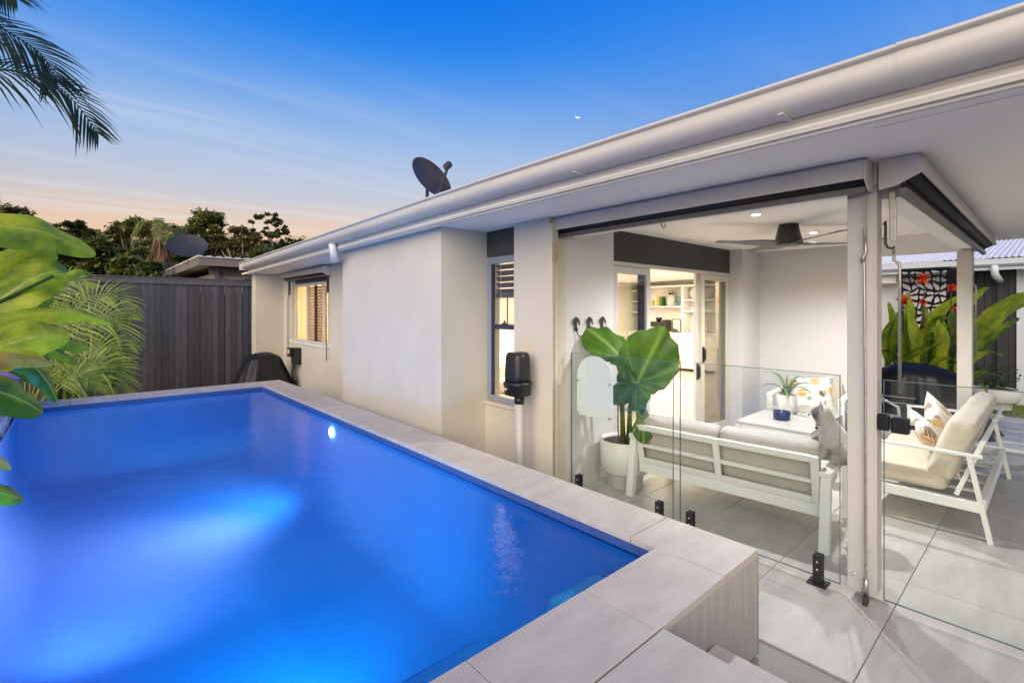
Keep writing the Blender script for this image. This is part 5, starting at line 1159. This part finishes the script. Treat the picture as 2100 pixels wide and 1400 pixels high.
for i, (u, v, s) in enumerate(((1896, 574, .115), (1853, 618, .10), (1951, 592, .08), (1893, 622, .06), (1960, 634, .05))):
    c = atX(u, v, 9.25); rr = random.Random(60 + i); mb = MB()
    for k in range(16):
        d = Vector((rr.uniform(-1, 1), rr.uniform(-1, 1), rr.uniform(-.5, 1))).normalized(); sd = d.cross(Vector((rr.random(), rr.random(), rr.random()))).normalized()
        strap_leaf(mb, [c, c + d * s * .5 + Vector((0, 0, .01)), c + d * s + Vector((0, 0, -.01))], s * .32, sd, .5, 6, 2, .4, k, None, (rr.random() * .5, rr.random()))
    mb.build('flower', 'canna_flower', ca, smooth=True, fix=False); MB().tube([(c.x + .1, c.y, .2), (c.x + .05, c.y + .02, c.z * .6), c], [.012, .01, .006], 6).build('stem', 'bark', ca)

# ================================================================== TREES
def blob_tree(name, label, u, vtop, y, wpx, mat, bark, seed, n=3200, leaf=.16, clumps=26, low=.30, gap=1., fn=atY, zb=-.06, group='trees beyond the fence'):
    rr = random.Random(seed); top = fn(u, vtop, y); dep = y if fn is atY else y; base = fn(u, 634, y); base.z = zb
    e1 = fn(u - wpx / 2, 600, y); e2 = fn(u + wpx / 2, 600, y); R = (e2 - e1).length / 2 * (1.12 if fn is atY else 1); H = top.z - zb; t = thing(name, label, 'tree', base, group=group)
    n = int(n * 3.2); clumps = int(clumps * 2.6); leaf *= .85
    tr = MB(); z0 = H * low; cc = []
    for k in range(clumps):
        a = rr.uniform(0, 6.283); h = rr.random() ** .8; rad_ = R * (math.sin(math.pi * (.18 + .74 * h)) ** .75) * math.sqrt(rr.random()) * 1.0
        cc.append((Vector((base.x + rad_ * math.cos(a), base.y + rad_ * math.sin(a) * .8, zb + z0 + (H - z0) * (.08 + .86 * h) * rr.uniform(.9, 1.0))), R * rr.uniform(.13, .27) * gap))
    tr.tube([base, base + Vector((rr.uniform(-.2, .2), 0, H * .35)), base + Vector((rr.uniform(-.4, .4), 0, H * .62)), base + Vector((rr.uniform(-.5, .5), 0, H * .85))], [.16 + H * .012, .13 + H * .008, .10, .04], 8)
    tr.build('trunk', bark, t, smooth=True)
    for c, r in cc[:14]:
        s = base + Vector((0, 0, H * rr.uniform(.28, .6))); m = (s + c) / 2 + Vector((0, 0, -.1 * R)); MB().tube([s, m, c], [.07, .045, .015], 5).build('limb', bark, t, smooth=True)
    mb = MB(); per = n // clumps
    for c, r in cc:
        ct = rr.uniform(0, .8)
        for _ in range(per):
            d = Vector((rr.gauss(0, 1), rr.gauss(0, 1), rr.gauss(0, .75))).normalized(); p = c + d * (r * min(1.7, abs(rr.gauss(.35, .42)))); p.z = c.z + (p.z - c.z) * .6
            a = Vector((rr.uniform(-1, 1), rr.uniform(-1, 1), rr.uniform(-.8, .4))).normalized(); b = a.cross(Vector((rr.random() - .5, rr.random() - .5, 1))).normalized(); l = leaf * rr.uniform(.6, 1.3)
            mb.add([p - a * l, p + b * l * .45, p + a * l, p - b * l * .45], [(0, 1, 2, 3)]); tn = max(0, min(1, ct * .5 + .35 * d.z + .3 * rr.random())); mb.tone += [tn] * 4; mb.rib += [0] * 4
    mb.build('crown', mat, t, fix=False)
    return t
TL = [('gum_tree', 'tall brownish gum tree above the paddle leaf clump', 25, 408, 30, 170, 'gum_brown', 'bark', 1, 5200, .17, 40, .35, .9),
      ('dense_tree', 'dark dense rounded tree right behind the fence beside the paddle leaves', 175, 470, 20, 190, 'gum_dark', 'bark', 2, 7000, .14, 44, .10, 1.25),
      ('gum_tree', 'small dark gum tree poking above the dense rounded tree', 150, 446, 31, 120, 'gum_dark', 'bark', 3, 3200, .17, 26, .45, .8),
      ('gum_tree', 'airy spreading gum tree with sky showing through its crown', 285, 440, 33, 200, 'gum_mid', 'bark_pale', 4, 4200, .17, 52, .42, .62),
      ('dense_tree', 'mid green bushy tree behind the fence between dense tree and neighbour roof', 262, 508, 19, 110, 'gum_mid', 'bark', 5, 4200, .13, 30, .1, 1.2),
      ('gum_tree', 'full green gum tree standing behind the neighbouring roof', 425, 424, 30, 135, 'gum_mid', 'bark', 6, 6000, .17, 42, .30, .95),
      ('gum_tree', 'thin open topped gum tree beside the sunset glow', 552, 430, 30, 100, 'gum_dark', 'bark_pale', 7, 2400, .15, 40, .5, .50),
      ('gum_tree', 'brown tinged gum tree between the full green and the open topped ones', 500, 452, 28, 105, 'gum_brown', 'bark_pale', 8, 4200, .15, 32, .3, .9),
      ('gum_tree', 'low dark gum tree at the end of the tree row behind the house roof', 610, 480, 30, 110, 'gum_dark', 'bark', 9, 3600, .15, 28, .2, .85),
      ('gum_tree', 'leafy gum tree lower down behind the grey neighbouring dish', 355, 478, 26, 120, 'gum_mid', 'bark', 10, 5200, .15, 36, .12, 1.1),
      ('dense_tree', 'dark bushy tree at the foot of the tall brownish gum', 60, 470, 21, 150, 'gum_dark', 'bark', 12, 5200, .14, 34, .1, 1.2),
      ('gum_tree', 'low dark gum tree under the open topped one', 560, 486, 25, 120, 'gum_dark', 'bark', 13, 4800, .15, 34, .1, 1.0)]
TL += [('gum_tree', 'grey green gum tree filling the row behind the grey neighbouring dish', 385, 452, 36, 150, 'gum_mid', 'bark_pale', 14, 5200, .18, 40, .2, .8), ('gum_tree', 'hazy brown gum tree at the back of the row between airy and dense trees', 225, 462, 38, 150, 'gum_brown', 'bark', 15, 4600, .18, 36, .1, .9),
       ('gum_tree', 'back row gum tree behind the open topped one', 470, 470, 38, 150, 'gum_dark', 'bark', 16, 5200, .18, 36, .05, 1.0), ('gum_tree', 'back row gum tree between the tall brownish gum and small dark gum', 95, 440, 36, 130, 'gum_mid', 'bark', 17, 4600, .18, 36, .2, .85),
       ('dense_tree', 'low thick bush tree just behind the fence top', 310, 520, 18, 130, 'gum_dark', 'bark', 18, 5200, .12, 34, .02, 1.2)]
rt = random.Random(91)
for k in range(9):
    u = -20 + 78 * k; TL.append(('gum_tree', 'distant %s gum tree in the far back row %s' % (['mid green', 'brownish', 'dark green'][k % 3], 'behind the paddle leaves' if k < 3 else 'above the charcoal fence' if k < 5 else 'behind the neighbour roof' if k < 8 else 'beside the house gutter'), u, rt.uniform(455, 478), 46 + 2 * (k % 3), 150, ['gum_mid', 'gum_brown', 'gum_dark'][k % 3], 'bark', 200 + k, 4200, .20, 30, .05, 1.0))
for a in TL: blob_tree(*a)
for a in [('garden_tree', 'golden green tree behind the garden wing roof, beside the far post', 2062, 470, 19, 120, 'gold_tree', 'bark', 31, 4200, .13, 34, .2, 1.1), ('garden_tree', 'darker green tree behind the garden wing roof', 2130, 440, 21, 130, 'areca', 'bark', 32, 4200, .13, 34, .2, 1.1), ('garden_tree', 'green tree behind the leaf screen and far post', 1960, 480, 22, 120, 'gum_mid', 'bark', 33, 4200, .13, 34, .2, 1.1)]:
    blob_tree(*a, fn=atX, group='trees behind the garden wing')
# shaggy dead skirted palm
sp = thing('skirted_palm', 'shaggy palm with a dead brown skirt behind the fence', 'palm', atY(330, 634, 24) * Vector((1, 1, 0)).x)
sp.location = (atY(330, 634, 24).x, 24, -.06); ORG[sp.name] = tuple(sp.location); bx = sp.location.x
MB().tube([(bx, 24, -.06), (bx, 24, 4.6)], [.2, .16], 10).build('trunk', 'bark', sp, smooth=True)
rr = random.Random(77); mb = MB()
for _ in range(300):
    a = rr.uniform(0, 6.28); z = rr.uniform(3.7, 4.7); l = rr.uniform(.3, 1.0); d = Vector((math.cos(a) * rr.uniform(.2, .6), math.sin(a) * .45, -1)).normalized(); s = Vector((-math.sin(a), math.cos(a), 0)) * .04; p = Vector((bx, 24, z)) + Vector((math.cos(a), math.sin(a), 0)) * .18
    mb.add([p - s, p + s, p + d * l], [(0, 1, 2)])
M('dead_frond', (.20, .12, .07), .9, var=.3, vscale=3); mb.build('dead_skirt', 'dead_frond', sp, fix=False)
for k in range(16):
    a = k * 2.4 + rr.random(); d = Vector((math.cos(a), math.sin(a), 0)); c = Vector((bx, 24, 4.65)); frond(sp, [c, c + d * .4 + Vector((0, 0, .1 + .5 * rr.random())), c + d * .8 + Vector((0, 0, .3 * rr.random())), c + d * 1.0 + Vector((0, 0, -.5 * rr.random() - .2))], 16, .3, .025, 'gum_mid', .4, k, .2)

# ================================================================== LIVING ROOM
shf = thing('wall_unit', 'white built in shelving wall with cupboards in the lit living room', 'shelving', (11.8, 6.5, .045))
SX0, SX1 = 11.58, 11.995
MB().box(SX0 - .12, SX1, 5.0, 8.01, .12, .98).build('cupboard_base', 'joinery', shf); B(SX0 - .15, SX1, 4.98, 8.015, .981, 1.02).build('counter', 'paint_white', shf, bevel=.003)
for k in range(6): B(SX0 - .138, SX0 - .121, 5.02 + .5 * k, 5.02 + .5 * k + .485, .16, .95).build('cupboard_door', 'joinery', shf, bevel=.003); B(SX0 - .15, SX0 - .139, 5.02 + .5 * k + (.44 if k % 2 == 0 else .03), 5.02 + .5 * k + (.45 if k % 2 == 0 else .04), .62, .74).build('door_pull', 'brass', shf)
for y in (5.0, 6.40, 7.70): B(SX0, SX1 - .02, y, y + .05, 1.021, 2.2).build('upright', 'paint_white', shf)
B(SX0, SX1 - .02, 5.0, 7.75, 2.201, 2.25).build('top_board', 'paint_white', shf); B(SX1 - .018, SX1, 5.0, 8.0, 1.021, 2.26).build('back_panel', 'inner_wall', shf)
for y0, y1, zz in ((6.452, 7.698, (1.70,)), (5.052, 6.398, (1.585, 1.87)), (7.752, 8.01, (1.55, 1.85, 2.15))):
    for z in zz: B(SX0 + .02, SX1 - .02, y0, y1, z - .03, z).build('shelf', 'paint_white', shf)
M('book_yellow', (.62, .42, .06), .6); M('book_green', (.04, .16, .05), .6); M('book_cream', (.7, .62, .45), .6); M('teal', (.10, .2, .2), .5); M('frame_wood', (.45, .24, .09), .5); M('picture', (.62, .58, .52), .6, col2=(.45, .40, .38), vscale=14); M('ink', (.05, .05, .06), .5)
def item(name, mb, mat, label, cat, smooth=False, group=None): return tag(mb.build(name, mat, None, smooth=smooth), label, cat, group)
for k, (y, h, w, m, l) in enumerate(((7.33, .16, .05, 'book_yellow', 'short yellow book at the end of the shelf row'), (7.22, .26, .06, 'book_cream', 'cream book standing between yellow books'), (7.14, .24, .05, 'book_yellow', 'tall yellow book against the green one'), (7.05, .26, .07, 'book_green', 'dark green book on the upper shelf beside the planter'))):
    item('book', B(11.66, 11.84, y, y + w, 1.701, 1.70 + h), m, l, 'book')
def pot(name, x, y, z, r, h, label, mat='pot_white', plant=None, seed=0):
    t = thing(name, label, 'pot', (x, y, z)); MB().lathe([(r * .75, 0), (r * .9, h * .1), (r, h), (r * .9, h), (r * .85, h * .9), (0, h * .88)], 20).build('pot', mat, t, local=True, smooth=True)
    if plant:
        mb = MB(); rr = random.Random(seed)
        for _ in range(plant[0]):
            d = Vector((rr.uniform(-1, 1), rr.uniform(-1, 1), rr.uniform(.1, 1))).normalized(); p = Vector((0, 0, h)) + d * plant[1] * rr.random(); s = d.cross(Vector((.3, .2, 1))).normalized(); l = plant[1] * .28
            mb.add([p, p + d * l * .5 + s * l * .4, p + d * l, p + d * l * .5 - s * l * .4], [(0, 1, 2, 3)]); mb.tone += [rr.random()] * 4; mb.rib += [0] * 4
        mb.build('foliage', plant[2], t, local=True, fix=False)
    return t
pot('shelf_planter', 11.75, 6.83, 1.70, .13, .30, 'mottled white planter with green sprout on the upper shelf', 'stone_cap', (60, .17, 'house_plant'), 1)
item('ornament', B(11.68, 11.80, 6.60, 6.70, 1.701, 1.80).box(11.68, 11.80, 6.46, 6.58, 1.701, 1.83).box(11.70, 11.78, 6.50, 6.64, 1.831, 1.96), 'teal', 'small teal block ornament on the upper shelf', 'ornament')
def disc(name, y, z, r, mat, label, cat): item(name, MB().lathe([(0, 0), (r * .9, 0), (r, .012), (r, .03), (0, .03)], 32, (11.86, y, z), Matrix.Rotation(rad(-90), 3, 'Y')), mat, label, cat, True)
disc('wall_clock', 6.20, 2.035, .16, 'paint_white', 'round white clock on the top shelf bay', 'clock'); disc('painted_plate', 5.86, 2.04, .165, 'picture', 'round painted plate on the top shelf bay', 'plate')
for k, (y, l) in enumerate(((6.22, 'tiny succulent pot beside the divider on the middle shelf'), (5.98, 'taller succulent pot on the middle shelf'), (5.80, 'tiny succulent pot by the door stile on the middle shelf'))): pot('succulent_pot', 11.74, y, 1.585, .045, .07 + .03 * (k == 1), l, 'frame_wood' if k == 1 else 'pot_white', (26, .08, 'house_plant'), k)
cm = thing('coffee_machine', 'black coffee machine on the white counter', 'coffee machine', (11.68, 7.12, 1.02))
MB().box(11.55, 11.85, 7.0, 7.35, 1.15, 1.29).build('head', 'black_gloss', cm, bevel=.02); MB().box(11.72, 11.86, 7.02, 7.33, 1.021, 1.149).build('column', 'black_plastic', cm); B(11.55, 11.86, 6.88, 6.985, 1.021, 1.34).build('grinder', 'black_plastic', cm, bevel=.01); MB().lathe([(.06, 1.29), (.09, 1.38), (.09, 1.40), (0, 1.40)], 16, (11.7, 7.17, 0)).build('hopper', 'black_gloss', cm)
def pframe(y0, y1, z0, z1, label, mat='ink', x=11.60):
    t = thing('picture_frame', label, 'picture frame', (x, (y0 + y1) / 2, z0)); w = .022
    MB().box(x, x + .025, y0, y1, z0, z0 + w).box(x, x + .025, y0, y1, z1 - w, z1).box(x, x + .025, y0, y0 + w, z0 + w, z1 - w).box(x, x + .025, y1 - w, y1, z0 + w, z1 - w).build('frame', mat, t); B(x + .008, x + .02, y0 + w, y1 - w, z0 + w, z1 - w).build('print', 'picture', t)
pframe(6.44, 6.68, 1.021, 1.37, 'dark framed print leaning on the white counter', 'ink', 11.54)
item('pig_figurine', MB().lathe([(0, -.10), (.035, -.08), (.045, 0), (.035, .08), (0, .10)], 14, (11.50, 6.60, 1.075), RX(90)).box(11.48, 11.49, 6.53, 6.545, 1.021, 1.06).box(11.51, 11.52, 6.53, 6.545, 1.021, 1.06).box(11.48, 11.49, 6.65, 6.665, 1.021, 1.06).box(11.51, 11.52, 6.65, 6.665, 1.021, 1.06), 'ink', 'small black pig figurine on the white counter', 'figurine', True)
item('vase', MB().lathe([(.05, 0), (.09, .06), (.095, .11), (.05, .18), (.028, .26), (.04, .36), (.035, .36), (.02, .27), (0, .25)], 24, (11.66, 6.12, 1.021)), 'pot_white', 'white bottle vase on the counter', 'vase', True)
pframe(6.25, 6.37, 1.021, 1.11, 'tiny wooden framed print beside the white vase', 'frame_wood')
am = thing('arched_mirror', 'wooden arched frame leaning in the shelf bay', 'mirror', (11.62, 5.9, 1.021)); q = [math.pi * k / 14 for k in range(15)]
MB().tube([(11.62, 6.01, 1.03)] + [(11.62, 5.88 + .13 * math.cos(a), 1.22 + .13 * math.sin(a)) for a in q] + [(11.62, 5.75, 1.03)], .014, 8).build('frame', 'frame_wood', am, smooth=True); MB().prism([(11.625, 6.0, 1.022), (11.625, 5.76, 1.022)] + [(11.625, 5.88 - .12 * math.cos(a), 1.22 + .12 * math.sin(a)) for a in q], (.006, 0, 0)).build('panel', 'picture', am)
# dresser and plant seen through the fixed pane
ds = thing('console_table', 'pale console table behind the fixed door pane', 'table', (6.3, 4.9, .045)); B(5.9, 6.8, 4.7, 5.05, .80, .84).build('table_top', 'frame_wood', ds)
for x in (5.94, 6.74):
    for y in (4.73, 5.0): B(x, x + .035, y, y + .03, .046, .80).build('leg', 'frame_wood', ds)
pot('console_plant', 6.25, 4.88, .84, .10, .10, 'white pot with dark bushy plant on the console table', 'pot_white', (300, .24, 'house_plant'), 5)
# kitchen column and pendant beyond the cream door panel
co = tag(B(9.6, 10.2, 4.15, 4.6, .046, 2.35).build('column', 'inner_wall'), 'cream column between kitchen and living room', 'column')
kb = thing('kitchen_bench', 'pale stone topped kitchen bench inside', 'bench', (8.9, 3.7, .045)); B(8.4, 9.5, 3.35, 4.0, .046, .90).build('cabinet', 'neigh_wall', kb); B(8.3, 9.55, 3.3, 4.05, .901, .94).build('bench_top', 'neigh_cream', kb)
pc = atY(1481, 605, 3.9); pd = thing('pendant_lamp', 'glowing amber pendant lamp hanging in the kitchen', 'pendant lamp', (pc.x, 3.9, pc.z))
MB().lathe([(.02, .16), (.05, .10), (.08, -.05), (.085, -.11), (.07, -.13), (0, -.13)], 20).build('shade', 'copper_lamp', pd, local=True, smooth=True); MB().tube([(0, 0, .16), (0, 0, 2.37 - pc.z)], .004, 6).build('cord', 'ink', pd, local=True)
# sofa, curtain and pictures seen through the tall window
cs = thing('indoor_daybed', 'cream daybed inside beyond the tall window', 'daybed', (5.3, 6.2, .045)); B(4.7, 6.2, 5.3, 7.2, .10, .36).build('base', 'neigh_cream', cs, bevel=.02)
cushion('mattress', 'sofa_cream', cs, (5.45, 6.25, .46), (1.5, 1.9, .2), local=False, seed=3, puff=.15); cushion('pillow', 'paint_white', cs, (5.2, 5.75, .66), (.5, .6, .2), local=False, seed=4, puff=.4); cushion('pillow', 'paint_white', cs, (5.8, 6.8, .70), (.5, .6, .22), local=False, seed=6, puff=.4)
for k, (u, l) in enumerate(((1016, 'tall wood framed picture on the inside wall beside the curtain'), (1043, 'tall wood framed picture farther along the inside wall'))):
    a = atY(u, 640, 7.99); t = thing('wall_picture', l, 'picture', (a.x, 7.99, 1.3)); w = .03; x0, x1, z0, z1 = a.x - .05, a.x + .36, 1.28, 2.02
    MB().box(x0, x1, 7.985, 8.015, z0, z0 + w).box(x0, x1, 7.985, 8.015, z1 - w, z1).box(x0, x0 + w, 7.985, 8.015, z0 + w, z1 - w).box(x1 - w, x1, 7.985, 8.015, z0 + w, z1 - w).build('frame', 'frame_wood', t); B(x0 + w, x1 - w, 7.995, 8.015, z0 + w, z1 - w).build('print', 'picture', t)
# white ottoman by the door
cushion('ottoman', 'paint_white', None, (6.6, 4.55, .24), (.55, .5, .38), local=True, seed=9, puff=.1); tag(bpy.data.objects['ottoman'], 'white soft ottoman just inside the open door', 'ottoman')

# ================================================================== MOON
mc = ray(1185, 237).normalized() * 5000; mo = MB(); rgt = Vector((RT[0], RT[1], 0)); upv = Vector((0, 0, 1)); Rm = 24.; tl = rad(-6)
outer = [(Rm * math.cos(q), Rm * math.sin(q)) for q in [math.pi + math.pi * k / 24 for k in range(25)]]; inner = [(Rm * math.cos(q), Rm * .62 * math.sin(q)) for q in [2 * math.pi - math.pi * k / 24 for k in range(25)]]
mo.prism([mc + rgt * (a * math.cos(tl) - b * math.sin(tl)) + upv * (a * math.sin(tl) + b * math.cos(tl)) for a, b in outer + inner[1:-1]], ray(1050, 634).normalized() * 8)
tag(mo.build('moon', 'moon_glow'), 'thin pale crescent moon above the house roof', 'moon')
